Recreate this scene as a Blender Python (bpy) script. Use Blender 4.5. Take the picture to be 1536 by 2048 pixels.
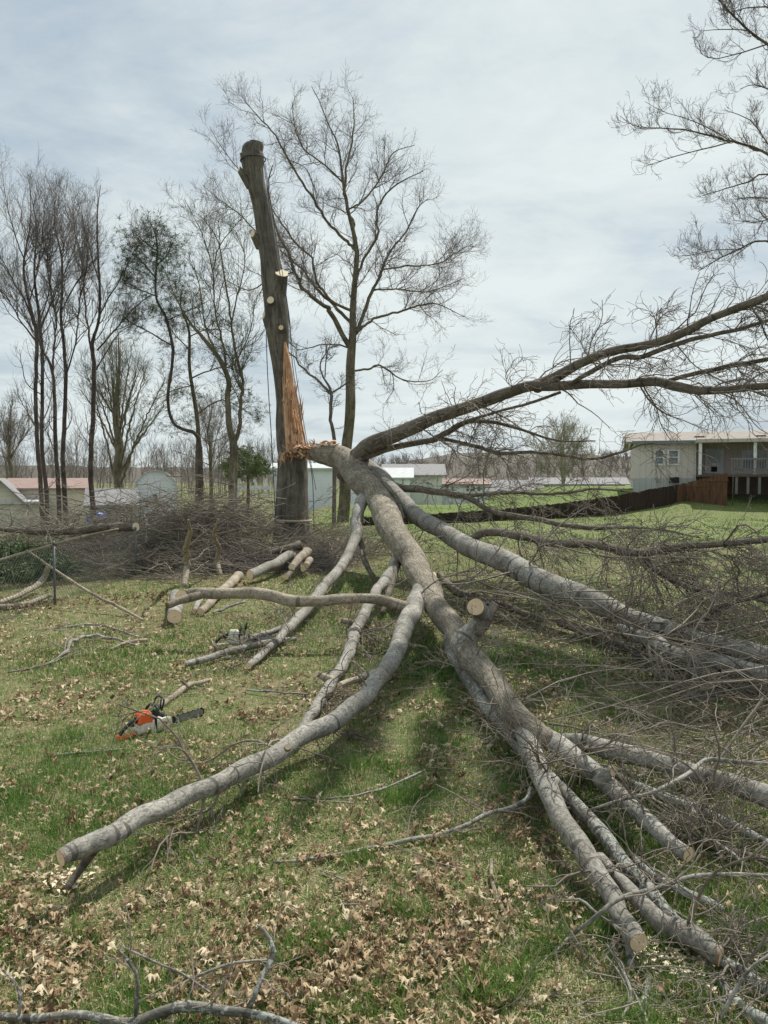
import bpy, math, random
import numpy as np
from mathutils import Vector, Matrix

# ------------------------------------------------------------------ camera, sky, sun
for o in list(bpy.data.objects): bpy.data.objects.remove(o, do_unlink=True)
sc = bpy.context.scene
col = sc.collection
EYE, F, CX, CY = 1.80, 1479.0, 768.0, 1024.0
HOR = 955.0
PITCH = math.atan((CY - HOR) / F)
cam = bpy.data.cameras.new('camera'); camo = bpy.data.objects.new('camera', cam); col.objects.link(camo)
camo.location = (0, 0, EYE); camo.rotation_euler = (math.pi/2 - PITCH, 0, 0)
cam.sensor_fit = 'VERTICAL'; cam.sensor_height = 36.0; cam.sensor_width = 27.0
cam.lens = 36.0 * F / 2048.0
cam.clip_start = 0.05; cam.clip_end = 3000
sc.camera = camo
sc.view_settings.view_transform = 'Standard'; sc.view_settings.look = 'None'
sc.view_settings.exposure = 0.16; sc.view_settings.gamma = 1.0

SUN_EL, SUN_AZ = math.radians(53), math.radians(27)     # azimuth measured from +Y towards +X
sun = bpy.data.lights.new('sun', 'SUN'); sun.energy = 5.0; sun.angle = math.radians(.5); sun.color = (1, .95, .86)
suno = bpy.data.objects.new('sun', sun); col.objects.link(suno)
sd = Vector((math.sin(SUN_AZ)*math.cos(SUN_EL), math.cos(SUN_AZ)*math.cos(SUN_EL), math.sin(SUN_EL)))
suno.rotation_euler = (-sd).to_track_quat('-Z', 'Y').to_euler()

def build_world():
    w = bpy.data.worlds.new('World'); sc.world = w; w.use_nodes = True
    nt = w.node_tree; nt.nodes.clear(); N = nt.nodes.new; L = nt.links.new
    out = N('ShaderNodeOutputWorld')
    sky = N('ShaderNodeTexSky'); sky.sky_type = 'NISHITA'; sky.sun_disc = False
    sky.sun_elevation = SUN_EL; sky.sun_rotation = SUN_AZ
    sky.dust_density = 2.0
    bg1 = N('ShaderNodeBackground'); bg1.inputs[1].default_value = 0.085; L(sky.outputs[0], bg1.inputs[0])
    geo = N('ShaderNodeTexCoord')
    sep = N('ShaderNodeSeparateXYZ'); L(geo.outputs['Generated'], sep.inputs[0])
    zz = N('ShaderNodeMath'); zz.operation = 'MAXIMUM'; zz.inputs[1].default_value = 0.0; L(sep.outputs[2], zz.inputs[0])
    za = N('ShaderNodeMath'); za.operation = 'ADD'; za.inputs[1].default_value = 0.14; L(zz.outputs[0], za.inputs[0])
    dx = N('ShaderNodeMath'); dx.operation = 'DIVIDE'; L(sep.outputs[0], dx.inputs[0]); L(za.outputs[0], dx.inputs[1])
    dy = N('ShaderNodeMath'); dy.operation = 'DIVIDE'; L(sep.outputs[1], dy.inputs[0]); L(za.outputs[0], dy.inputs[1])
    cmb = N('ShaderNodeCombineXYZ'); L(dx.outputs[0], cmb.inputs[0]); L(dy.outputs[0], cmb.inputs[1])
    def noise(scale, det, rough, dist, loc=(0,0,0), sc3=(1,1,1), rz=0.0):
        mp = N('ShaderNodeMapping'); mp.inputs['Location'].default_value = loc; mp.inputs['Scale'].default_value = sc3
        mp.inputs['Rotation'].default_value = (0, 0, rz)
        L(cmb.outputs[0], mp.inputs[0])
        n = N('ShaderNodeTexNoise'); n.inputs['Scale'].default_value = scale; n.inputs['Detail'].default_value = det
        n.inputs['Roughness'].default_value = rough; n.inputs['Distortion'].default_value = dist
        L(mp.outputs[0], n.inputs['Vector']); return n.outputs['Fac']
    big = noise(0.55, 3, .5, .3, (3.1, 1.7, 0), (1, 1, 1), .3)
    mid = noise(1.5, 7, .58, .6, (1.2, 5.3, 0), (1.0, 1.35, 1), -.35)
    fine = noise(9.0, 6, .65, .3, (7, 2, 0), (1, 1.4, 1), .5)
    def mx(a, b, k):
        m = N('ShaderNodeMath'); m.operation = 'MULTIPLY_ADD'; L(a, m.inputs[0]); m.inputs[1].default_value = k
        if hasattr(b, 'is_linked'): L(b, m.inputs[2])
        else: m.inputs[2].default_value = b
        return m.outputs[0]
    s = mx(big, 0.0, .56); s = mx(mid, s, .34); s = mx(fine, s, .10)
    rmp = N('ShaderNodeValToRGB'); L(s, rmp.inputs[0])
    e = rmp.color_ramp.elements; e[0].position = .35; e[0].color = (.47, .575, .655, 1)
    e[1].position = .57; e[1].color = (.80, .87, .87, 1)
    m = e.new(.43); m.color = (.60, .69, .735, 1); m = e.new(.49); m.color = (.71, .79, .81, 1)
    bg2 = N('ShaderNodeBackground'); L(rmp.outputs[0], bg2.inputs[0]); bg2.inputs[1].default_value = .90
    # cover: how much of the blue is veiled; thinner close to the horizon
    cov = N('ShaderNodeMapRange'); L(s, cov.inputs[0]); cov.inputs[1].default_value = .30; cov.inputs[2].default_value = .50
    cov.inputs[3].default_value = .72; cov.inputs[4].default_value = .97
    mixs = N('ShaderNodeMixShader'); L(cov.outputs[0], mixs.inputs[0]); L(bg1.outputs[0], mixs.inputs[1]); L(bg2.outputs[0], mixs.inputs[2])
    L(mixs.outputs[0], out.inputs[0])
build_world()

# ------------------------------------------------------------------ helpers
rng = np.random.default_rng(7)
random.seed(5)
def ray(px, py):
    u = (px - CX)/F; v = (CY - py)/F
    c, s = math.cos(PITCH), math.sin(PITCH)
    return np.array([u, c + v*s, -s + v*c])
def atd(px, py, d):                      # point on the sight line at forward distance d
    r = ray(px, py); return np.array([0, 0, EYE]) + r*(d/r[1])
def ath(px, py, h=0.0):                  # point on the sight line at height h
    r = ray(px, py); return np.array([0, 0, EYE]) + r*((h-EYE)/r[2])
def srgb(r, g, b):
    f = lambda c: ((c/255+.055)/1.055)**2.4 if c > 10 else c/255/12.92
    return (f(r), f(g), f(b), 1)
def sstep(a, b, x):
    t = np.clip((x-a)/(b-a), 0, 1); return t*t*(3-2*t)
def H(x, y):                             # terrain height
    x = np.asarray(x, float); y = np.asarray(y, float)
    z = 1.10*sstep(4, 13, x)*sstep(31, 43, y)*(1-sstep(60, 80, y))
    z = z - 1.7*sstep(-3, -9, x)*sstep(20, 48, y)*(1-sstep(200, 300, y))
    z = z - 1.7*sstep(-9, -3, x)*sstep(48, 64, y)*(1-sstep(200, 300, y))*(1-sstep(10, 14, x))
    z = z + .02*np.sin(x*1.3+.4)*np.sin(y*.9) + .012*np.sin(x*3.1+y*2.3)
    return z

def tag(o, label=None, cat=None, group=None, kind=None):
    if label: o['label'] = label
    if cat: o['category'] = cat
    if group: o['group'] = group
    if kind: o['kind'] = kind
    return o
def empty(name, loc=(0,0,0), rz=0):
    o = bpy.data.objects.new(name, None); o.empty_display_size = .2
    o.location = tuple(float(a) for a in loc); o.rotation_euler = (0, 0, rz); col.objects.link(o); return o
def mkmesh(name, V, quads=None, tris=None, mat=None, parent=None, smooth=True, attrs=None, world=True):
    V = np.asarray(V, np.float32)
    me = bpy.data.meshes.new(name)
    q = np.asarray(quads, np.int32).reshape(-1, 4) if quads is not None and len(quads) else np.zeros((0,4), np.int32)
    t = np.asarray(tris, np.int32).reshape(-1, 3) if tris is not None and len(tris) else np.zeros((0,3), np.int32)
    me.vertices.add(len(V)); me.vertices.foreach_set('co', V.ravel())
    loops = np.concatenate([q.ravel(), t.ravel()]); me.loops.add(len(loops)); me.loops.foreach_set('vertex_index', loops)
    n = len(q)+len(t); me.polygons.add(n)
    tot = np.concatenate([np.full(len(q), 4), np.full(len(t), 3)]).astype(np.int32)
    st = np.concatenate([[0], np.cumsum(tot)[:-1]]).astype(np.int32) if n else np.zeros(0, np.int32)
    me.polygons.foreach_set('loop_start', st); me.polygons.foreach_set('loop_total', tot)
    me.polygons.foreach_set('use_smooth', np.full(n, smooth))
    if attrs:
        for k, a in attrs.items():
            a = np.asarray(a, np.float32)
            if a.ndim == 1:
                at = me.attributes.new(k, 'FLOAT', 'POINT'); at.data.foreach_set('value', a)
            else:
                at = me.attributes.new(k, 'FLOAT_VECTOR', 'POINT'); at.data.foreach_set('vector', a.ravel())
    me.update(calc_edges=True); me.validate()
    if mat: me.materials.append(mat)
    o = bpy.data.objects.new(name, me); col.objects.link(o)
    if parent is not None:
        o.parent = parent
        if world:
            # geometry was given in world space; keep it there under a moved parent
            o.matrix_parent_inverse = world_matrix(parent).inverted()
    return o
def world_matrix(o):
    m = o.matrix_parent_inverse @ o.matrix_basis if o.parent else o.matrix_basis.copy()
    m = Matrix.Translation(o.location) @ o.rotation_euler.to_matrix().to_4x4() if not o.parent else o.matrix_parent_inverse @ (Matrix.Translation(o.location) @ o.rotation_euler.to_matrix().to_4x4())
    return world_matrix(o.parent) @ m if o.parent else m

def catmull(P, n):
    P = np.asarray(P, float)
    if len(P) == 2:
        t = np.linspace(0, 1, n)[:, None]; return P[0]*(1-t)+P[1]*t
    E = np.vstack([2*P[0]-P[1], P, 2*P[-1]-P[-2]])
    m = len(P)-1
    T = np.linspace(0, m-1e-6, n); i = T.astype(int); t = (T-i)[:, None]
    a, b, c, d = E[i], E[i+1], E[i+2], E[i+3]
    return .5*((2*b)+(-a+c)*t+(2*a-5*b+4*c-d)*t*t+(-a+3*b-3*c+d)*t**3)

class Geo:
    """collects tubes, boxes and loose faces of one mesh"""
    def __init__(s): s.V=[]; s.Q=[]; s.T=[]; s.B=[]; s.n=0; s.tint=[]
    def add(s, V, Q=None, T=None, B=None, tint=None):
        V = np.asarray(V, float).reshape(-1, 3)
        if Q is not None and len(Q): s.Q.append(np.asarray(Q, int).reshape(-1,4)+s.n)
        if T is not None and len(T): s.T.append(np.asarray(T, int).reshape(-1,3)+s.n)
        s.V.append(V); s.B.append(V*0 if B is None else np.asarray(B, float).reshape(-1,3))
        s.tint.append(np.zeros(len(V)) if tint is None else np.broadcast_to(tint, (len(V),)))
        s.n += len(V)
    def tubes(s, P, R, S, caps=False, lump=0.0, seed=0, ridge=0.0):
        """P (N,K,3) centre lines, R (N,K) radii, S sides"""
        P = np.asarray(P, float); R = np.asarray(R, float)
        if P.ndim == 2: P = P[None]; R = R[None]
        N, K, _ = P.shape
        T = np.empty_like(P); T[:,1:-1] = P[:,2:]-P[:,:-2]; T[:,0] = P[:,1]-P[:,0]; T[:,-1] = P[:,-1]-P[:,-2]
        T /= np.linalg.norm(T, axis=2, keepdims=True)+1e-9
        # parallel transport frames
        ref = np.where(np.abs(T[:,0,2:3]) < .9, np.array([[0,0,1.]]), np.array([[1.,0,0]]))
        U = np.empty_like(P); u = np.cross(T[:,0], ref); u /= np.linalg.norm(u, axis=1, keepdims=True)+1e-9; U[:,0] = u
        for k in range(1, K):
            u = u - (u*T[:,k]).sum(1, keepdims=True)*T[:,k]; u /= np.linalg.norm(u, axis=1, keepdims=True)+1e-9; U[:,k] = u
        W = np.cross(T, U)
        a = np.arange(S)*2*math.pi/S
        ca, sa = np.cos(a), np.sin(a)
        arc = np.concatenate([np.zeros((N,1)), np.cumsum(np.linalg.norm(np.diff(P, axis=1), axis=2), axis=1)], 1)
        RR = R[:,:,None]*np.ones(S)
        if lump:
            r2 = np.random.default_rng(seed)
            for q in range(9):
                kk = r2.integers(0, 4); f = r2.uniform(1.5, 9)/ (R.mean()*8+.15); ph = r2.uniform(0, 6.28, 2)
                RR = RR*(1+lump*r2.uniform(.2, 1)*np.sin(arc[:,:,None]*f+ph[0]+kk*a+np.sin(arc[:,:,None]*f*.6+ph[1])))
        if ridge:
            r2 = np.random.default_rng(seed+50)
            for q in range(7):
                kk = r2.integers(7, S//3+2); ph = r2.uniform(0, 6.28, 3); sl = arc[:,:,None]
                RR = RR*(1+ridge*np.sin(kk*a+ph[0]+1.3*np.sin(sl*r2.uniform(2,5)+ph[1])+.6*np.sin(sl*r2.uniform(8,15)+ph[2])))
        X = P[:,:,None,:] + RR[...,None]*(U[:,:,None,:]*ca[None,None,:,None] + W[:,:,None,:]*sa[None,None,:,None])
        R0 = R.mean(1)[:,None,None]*np.ones((N,K,S))
        B = np.stack([R0*ca, R0*sa, np.repeat((arc+np.arange(N)[:,None]*1.7)[:,:,None], S, 2)], -1)
        i = np.arange(N)[:,None,None]*K*S; k = np.arange(K-1)[None,:,None]*S; j = np.arange(S)[None,None,:]; j2 = (j+1) % S
        Q = np.stack([i+k+j, i+k+j2, i+k+S+j2, i+k+S+j], -1).reshape(-1, 4)
        Tt = None
        V = X.reshape(-1,3); B = B.reshape(-1,3)
        if caps:
            V2 = [V]; Tl = []; B2=[B]
            for e, kk in ((0,0),(1,K-1)):
                c = P[:,kk]; base = np.arange(N)*K*S + kk*S; ci = sum(len(v) for v in V2) + np.arange(N)
                V2.append(c); B2.append(c*0)
                for jj in range(S):
                    f = (base+jj, base+(jj+1)%S, ci) if e else (base+(jj+1)%S, base+jj, ci)
                    Tl.append(np.stack(f, -1))
            V = np.vstack(V2); B = np.vstack(B2); Tt = np.vstack(Tl)
        s.add(V, Q, Tt, B)
        return T
    def box(s, c, size, rz=0, taper=1.0, M=None, bev=0):
        x, y, z = [a/2 for a in size]
        if bev:
            b = bev; V = []; 
            for zz, ins in ((-z, b), (-z+b, 0), (z-b, 0), (z, b)):
                X, Y = x-ins, y-ins; bb = b
                V += [(-X+bb,-Y,zz),(X-bb,-Y,zz),(X,-Y+bb,zz),(X,Y-bb,zz),(X-bb,Y,zz),(-X+bb,Y,zz),(-X,Y-bb,zz),(-X,-Y+bb,zz)]
            V = np.array(V); V[:,:2] *= np.where(V[:,2:]>0, taper, 1)
            Q = [[l*8+j, l*8+(j+1)%8, (l+1)*8+(j+1)%8, (l+1)*8+j] for l in range(3) for j in range(8)]
            T = [[24, 24+j, 24+j+1] for j in range(1,7)] + [[0, j+1, j] for j in range(1,7)]
        else:
            t = taper
            V = np.array([(-x,-y,-z),(x,-y,-z),(x,y,-z),(-x,y,-z),(-x*t,-y*t,z),(x*t,-y*t,z),(x*t,y*t,z),(-x*t,y*t,z)])
            Q = [(0,3,2,1),(4,5,6,7),(0,1,5,4),(1,2,6,5),(2,3,7,6),(3,0,4,7)]; T = None
        if M is not None: V = V @ np.asarray(M).T
        c_, s_ = math.cos(rz), math.sin(rz)
        V = V @ np.array([[c_,s_,0],[-s_,c_,0],[0,0,1]]) + np.array(c)
        s.add(V, Q, T)
    def prism(s, poly, y0, y1):
        """poly in (x,z), extruded along y"""
        n = len(poly); V = [(x, y0, z) for x, z in poly]+[(x, y1, z) for x, z in poly]
        Q = [(i, (i+1)%n, n+(i+1)%n, n+i) for i in range(n)]
        T = [(0, i+1, i) for i in range(1, n-1)] + [(n, n+i, n+i+1) for i in range(1, n-1)]
        s.add(V, Q, T)
    def xform(s, f): s.V = [f(v) for v in s.V]
    def build(s, name, mat, parent=None, smooth=True, world=True):
        V = np.vstack(s.V); Q = np.vstack(s.Q) if s.Q else None; T = np.vstack(s.T) if s.T else None
        return mkmesh(name, V, Q, T, mat, parent, smooth, {'bc': np.vstack(s.B), 'tint': np.concatenate(s.tint)}, world)

# ------------------------------------------------------------------ materials
def mat(name, build):
    m = bpy.data.materials.new(name); m.use_nodes = True; nt = m.node_tree; nt.nodes.clear()
    out = nt.nodes.new('ShaderNodeOutputMaterial'); b = nt.nodes.new('ShaderNodeBsdfPrincipled')
    nt.links.new(b.outputs[0], out.inputs[0]); b.inputs['Roughness'].default_value = .85
    b.inputs['Specular IOR Level'].default_value = .25
    build(nt, b); return m
def nz(nt, vec, scale, det=5, rough=.6, dist=0, sc3=None):
    if sc3 is not None:
        mp = nt.nodes.new('ShaderNodeMapping'); mp.inputs['Scale'].default_value = sc3; nt.links.new(vec, mp.inputs[0]); vec = mp.outputs[0]
    n = nt.nodes.new('ShaderNodeTexNoise'); n.inputs['Scale'].default_value = scale; n.inputs['Detail'].default_value = det
    n.inputs['Roughness'].default_value = rough; n.inputs['Distortion'].default_value = dist; nt.links.new(vec, n.inputs['Vector'])
    return n.outputs['Fac']
def ramp(nt, fac, stops):
    r = nt.nodes.new('ShaderNodeValToRGB'); nt.links.new(fac, r.inputs[0]); e = r.color_ramp.elements
    while len(e) < len(stops): e.new(.5)
    for i, (p, c) in enumerate(stops):
        e[i].position = p; e[i].color = tuple(c)+(1,) if len(c) == 3 else c
    return r.outputs[0]
def mixc(nt, fac, a, b, mode='MIX'):
    m = nt.nodes.new('ShaderNodeMix'); m.data_type = 'RGBA'; m.blend_type = mode
    if hasattr(fac, 'is_linked'): nt.links.new(fac, m.inputs[0])
    else: m.inputs[0].default_value = fac
    for k, v in ((6, a), (7, b)):
        if hasattr(v, 'is_linked'): nt.links.new(v, m.inputs[k])
        else: m.inputs[k].default_value = tuple(v)+(1,) if len(v) == 3 else v
    return m.outputs[2]
def bump(nt, b, h, strength, dist):
    n = nt.nodes.new('ShaderNodeBump'); n.inputs['Strength'].default_value = strength; n.inputs['Distance'].default_value = dist
    nt.links.new(h, n.inputs['Height']); nt.links.new(n.outputs[0], b.inputs['Normal'])
def attr(nt, name, out='Vector'):
    a = nt.nodes.new('ShaderNodeAttribute'); a.attribute_name = name; return a.outputs[out]
def objc(nt): return nt.nodes.new('ShaderNodeTexCoord').outputs['Object']

def bark(name, light, dark, lichen=.5, fs=34.0, stretch=.22, scar=True, bstr=.6, liche=(.42,.45,.40), dist=.012, dd=.5, con=(.36,.60), bs2=1):
    def f(nt, b):
        bc = attr(nt, 'bc'); oc = objc(nt)
        f1 = nz(nt, bc, fs, 8, .68, dd, (1, 1, stretch))
        f2 = nz(nt, oc, 3.2, 4, .6)
        f3 = nz(nt, oc, 55, 6, .78)
        c = mixc(nt, ramp(nt, f1, [(con[0], (0,0,0)), (con[1], (1,1,1))]), dark, light)
        c = mixc(nt, ramp(nt, f2, [(.35, (.62,.60,.56)), (.65, (1.12,1.1,1.08))]), (0,0,0), c, 'MIX') if False else mixc(nt, 1.0, c, ramp(nt, f2, [(.34, (.55,.54,.52)), (.62, (1,1,1))]), 'MULTIPLY')
        c = mixc(nt, 1.0, c, ramp(nt, f3, [(.32, (.55,.54,.52)), (.62, (1,1,1))]), 'MULTIPLY')
        if lichen:
            g = nz(nt, oc, 2.1, 3, .5, .4); d = nz(nt, oc, 46, 6, .72)
            m = nt.nodes.new('ShaderNodeMath'); m.operation = 'MULTIPLY_ADD'; nt.links.new(g, m.inputs[0]); m.inputs[1].default_value = .9; nt.links.new(d, m.inputs[2])
            c = mixc(nt, ramp(nt, m.outputs[0], [(1.10-.2*lichen, (0,0,0)), (1.22-.2*lichen, (.8,.8,.8))]), c, liche)
        if scar:
            s = nz(nt, bc, 1.0, 2, .5, .6, (1.3, 1.3, 9))
            c = mixc(nt, ramp(nt, s, [(.355, (.85,.85,.85)), (.375, (0,0,0))]), c, tuple(a*.45 for a in dark))
        nt.links.new(c, b.inputs['Base Color']); 
        kv = nt.nodes.new('ShaderNodeTexVoronoi'); kv.inputs['Scale'].default_value = 9; nt.links.new(bc, kv.inputs['Vector'])
        hk = nt.nodes.new('ShaderNodeMath'); hk.operation = 'MULTIPLY_ADD'; nt.links.new(f3, hk.inputs[0]); hk.inputs[1].default_value = .6; nt.links.new(f1, hk.inputs[2])
        bump(nt, b, hk.outputs[0], min(1, bstr*1.5), dist)
    return mat(name, f)
M = {}
M['limb'] = bark('limb_bark', (.44,.425,.385), (.17,.16,.138), .5, 48, .75, bstr=.35, liche=(.54,.55,.52), con=(.36,.56), dd=.8, dist=.010)
M['limb_pale'] = bark('pale_limb_bark', (.52,.455,.365), (.26,.215,.165), .1, 46, .7, True, .3)
M['limb_lichen'] = bark('lichened_limb_bark', (.30,.29,.255), (.12,.115,.10), .72, liche=(.38,.40,.365))
M['stem'] = bark('fissured_stem_bark', (.46,.415,.335), (.17,.14,.105), .1, 60, .22, False, .6, dist=.02)
M['dark_limb'] = bark('dark_limb_bark', (.28,.245,.20), (.13,.11,.09), .25)  # darker, browner bark colour
M['trunk'] = bark('standing_trunk_bark', (.27,.24,.20), (.105,.092,.075), .15, 16, .10, False, 1.0, dist=.03, liche=(.2,.21,.14))
M['tree'] = bark('grey_tree_bark', (.25,.22,.15), (.12,.105,.075), .3, 14, .12, False)
M['redtree'] = bark('dark_reddish_bark', (.17,.13,.115), (.08,.062,.056), .1, 14, .12, False)
def twigmat(name, c1, c2):
    def f(nt, b):
        c = ramp(nt, nz(nt, objc(nt), 1.7, 3), [(.3, c1), (.7, c2)])
        c = mixc(nt, 1.0, c, ramp(nt, nz(nt, attr(nt,'bc'), 40, 2), [(.3,(.7,.7,.7)),(.6,(1,1,1))]), 'MULTIPLY')
        nt.links.new(c, b.inputs['Base Color'])
    return mat(name, f)
M['twig'] = twigmat('twig_bark', (.12,.10,.08), (.29,.25,.205))
M['twig_far'] = twigmat('fine_twig_bark', (.17,.145,.135), (.26,.23,.215))
M['twig_pale'] = twigmat('pale_twig_bark', (.22,.185,.15), (.33,.29,.235))
M['twig_olive'] = twigmat('olive_twig_bark', (.12,.12,.075), (.17,.165,.11))
def f_cut(nt, b):
    v = attr(nt, 'bc'); ln = nt.nodes.new('ShaderNodeVectorMath'); ln.operation = 'LENGTH'; nt.links.new(v, ln.inputs[0])
    wob = nz(nt, v, 2.2, 3)
    ad = nt.nodes.new('ShaderNodeMath'); ad.operation = 'MULTIPLY_ADD'; nt.links.new(wob, ad.inputs[0]); ad.inputs[1].default_value = .16; nt.links.new(ln.outputs['Value'], ad.inputs[2])
    mu = nt.nodes.new('ShaderNodeMath'); mu.operation = 'MULTIPLY'; mu.inputs[1].default_value = 62; nt.links.new(ad.outputs[0], mu.inputs[0])
    sn = nt.nodes.new('ShaderNodeMath'); sn.operation = 'SINE'; nt.links.new(mu.outputs[0], sn.inputs[0])
    c = mixc(nt, ramp(nt, sn.outputs[0], [(0, (0,0,0)), (1, (1,1,1))]), (.66,.50,.33), (.90,.76,.57))
    c = mixc(nt, ramp(nt, ln.outputs['Value'], [(.03, (1,1,1)), (.12, (0,0,0))]), c, (.34,.20,.10))
    c = mixc(nt, ramp(nt, nz(nt, v, 5, 5), [(.35, (.78,.74,.70)), (.65, (1,1,1))]), (0,0,0), c) if False else mixc(nt, 1.0, c, ramp(nt, nz(nt, v, 3, 6, .7), [(.3, (.78,.72,.66)), (.65, (1,1,1))]), 'MULTIPLY')
    c = mixc(nt, ramp(nt, ln.outputs['Value'], [(.93, (0,0,0)), (.965, (1,1,1))]), c, (.20,.13,.085))
    nt.links.new(c, b.inputs['Base Color']); bump(nt, b, nz(nt, v, 30, 4), .3, .002)
M['cut'] = mat('sawn_wood', f_cut)
def f_cutp(nt, b):
    c = ramp(nt, nz(nt, attr(nt,'bc'), 4, 5), [(.3, (.62,.50,.34)), (.7, (.80,.70,.52))]); nt.links.new(c, b.inputs['Base Color'])
M['cutpale'] = mat('pale_sawn_wood', f_cutp)
def f_split(nt, b):
    f1 = nz(nt, attr(nt,'bc'), 90, 5, .7, 1, (1,1,.05)); f2 = nz(nt, objc(nt), 6, 4)
    c = ramp(nt, f1, [(.3, (.40,.22,.13)), (.48, (.68,.44,.28)), (.7, (.86,.68,.50))])
    c = mixc(nt, 1.0, c, ramp(nt, f2, [(.3, (.7,.62,.55)), (.6, (1,1,1))]), 'MULTIPLY')
    c = mixc(nt, 1.0, c, ramp(nt, attr(nt,'tint','Fac'), [(0, (.5,.38,.30)), (.2, (.85,.78,.72)), (.5, (1,1,1)), (1, (1.0,1.0,1.0))]), 'MULTIPLY')
    nt.links.new(c, b.inputs['Base Color']); bump(nt, b, f1, .8, .01)
M['split'] = mat('split_wood', f_split)
def plain(name, c, rough=.6, metal=0, var=.18, scale=8):
    def f(nt, b):
        n = nz(nt, objc(nt), scale, 5)
        k = ramp(nt, n, [(.25, tuple(a*(1-var*1.6) for a in c)), (.7, c)])
        nt.links.new(k, b.inputs['Base Color']); b.inputs['Roughness'].default_value = rough; b.inputs['Metallic'].default_value = metal
    return mat(name, f)
def siding(name, c, pitch=.2, vert=False, var=.12):
    def f(nt, b):
        oc = objc(nt); sp = nt.nodes.new('ShaderNodeSeparateXYZ'); nt.links.new(oc, sp.inputs[0])
        mu = nt.nodes.new('ShaderNodeMath'); mu.operation = 'MULTIPLY'; mu.inputs[1].default_value = 1/pitch
        nt.links.new(sp.outputs[0 if vert else 2], mu.inputs[0])
        fr = nt.nodes.new('ShaderNodeMath'); fr.operation = 'FRACT'; nt.links.new(mu.outputs[0], fr.inputs[0])
        k = ramp(nt, fr.outputs[0], [(.0, (.55,.55,.55)), (.1, (1,1,1))])
        n = ramp(nt, nz(nt, oc, 1.3, 5), [(.3, tuple(a*(1-var) for a in c)), (.7, c)])
        nt.links.new(mixc(nt, 1.0, n, k, 'MULTIPLY'), b.inputs['Base Color']); bump(nt, b, fr.outputs[0], .5, .02)
    return mat(name, f)
def glass(name, c=(.06,.075,.085)):
    def f(nt, b):
        nt.links.new(ramp(nt, nz(nt, objc(nt), 1.8, 3), [(.35, c), (.7, tuple(a*2.6 for a in c))]), b.inputs['Base Color'])
        b.inputs['Roughness'].default_value = .08; b.inputs['Specular IOR Level'].default_value = .6
    return mat(name, f)
M['glass'] = glass('window_glass')
M['white'] = plain('white_paint', (.74,.75,.74), .5)
M['greige'] = plain('greige_paint', (.46,.42,.36), .8, var=.08)
M['galv'] = plain('galvanised_steel', (.15,.155,.16), .6, .3)
def f_ground(nt, b):
    oc = objc(nt)
    d = attr(nt, 'tint', 'Fac')     # where the close lawn gives way to the mown lawn beyond the fence
    n1 = nz(nt, oc, .55, 5, .6, .5); n2 = nz(nt, oc, 7, 6, .7); n3 = nz(nt, oc, 60, 4, .7)
    c = ramp(nt, n1, [(.34, (.12,.105,.055)), (.46, (.095,.13,.042)), (.60, (.08,.135,.033))])
    c = mixc(nt, ramp(nt, n2, [(.42, (0,0,0)), (.60, (.85,.85,.85))]), c, (.24,.19,.12))
    c = mixc(nt, ramp(nt, n3, [(.38, (.75,.75,.75)), (.5, (0,0,0))]), c, (.055,.045,.03))
    g = ramp(nt, nz(nt, oc, .9, 5), [(.35, (.115,.165,.045)), (.65, (.155,.20,.06))])
    g = mixc(nt, 1.0, g, ramp(nt, nz(nt, oc, 22, 5, .8), [(.35, (.7,.7,.65)), (.6, (1,1,1))]), 'MULTIPLY')
    c = mixc(nt, d, c, g)
    nt.links.new(c, b.inputs['Base Color']); bump(nt, b, n3, .5, .02)
    b.inputs['Specular IOR Level'].default_value = .1
M['ground'] = mat('lawn_soil', f_ground)
def f_leaf(nt, b):
    t = attr(nt, 'tint', 'Fac')
    c = ramp(nt, t, [(0, (.085,.045,.028)), (.3, (.20,.125,.072)), (.58, (.40,.295,.175)), (1, (.65,.565,.40))])
    c = mixc(nt, 1.0, c, ramp(nt, nz(nt, objc(nt), 55, 3), [(.3, (.72,.68,.64)), (.6, (1,1,1))]), 'MULTIPLY')
    nt.links.new(c, b.inputs['Base Color']); b.inputs['Roughness'].default_value = .7
    tr = nt.nodes.new('ShaderNodeBsdfTranslucent'); nt.links.new(c, tr.inputs[0])
    mx = nt.nodes.new('ShaderNodeMixShader'); mx.inputs[0].default_value = .15
    nt.links.new(b.outputs[0], mx.inputs[1]); nt.links.new(tr.outputs[0], mx.inputs[2])
    nt.links.new(mx.outputs[0], [n for n in nt.nodes if n.type == 'OUTPUT_MATERIAL'][0].inputs[0])
M['leaf'] = mat('dead_oak_leaf', f_leaf)
def f_grass(nt, b):
    t = attr(nt, 'tint', 'Fac')
    c = ramp(nt, t, [(0, (.05,.145,.018)), (.4, (.115,.22,.035)), (.68, (.22,.285,.075)), (.8, (.37,.33,.175)), (1, (.58,.51,.33))])
    nt.links.new(c, b.inputs['Base Color']); b.inputs['Roughness'].default_value = .6
    tr = nt.nodes.new('ShaderNodeBsdfTranslucent'); nt.links.new(c, tr.inputs[0])
    mx = nt.nodes.new('ShaderNodeMixShader'); mx.inputs[0].default_value = .3
    nt.links.new(b.outputs[0], mx.inputs[1]); nt.links.new(tr.outputs[0], mx.inputs[2])
    nt.links.new(mx.outputs[0], [n for n in nt.nodes if n.type == 'OUTPUT_MATERIAL'][0].inputs[0])
M['grass'] = mat('grass_blade', f_grass)

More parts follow.
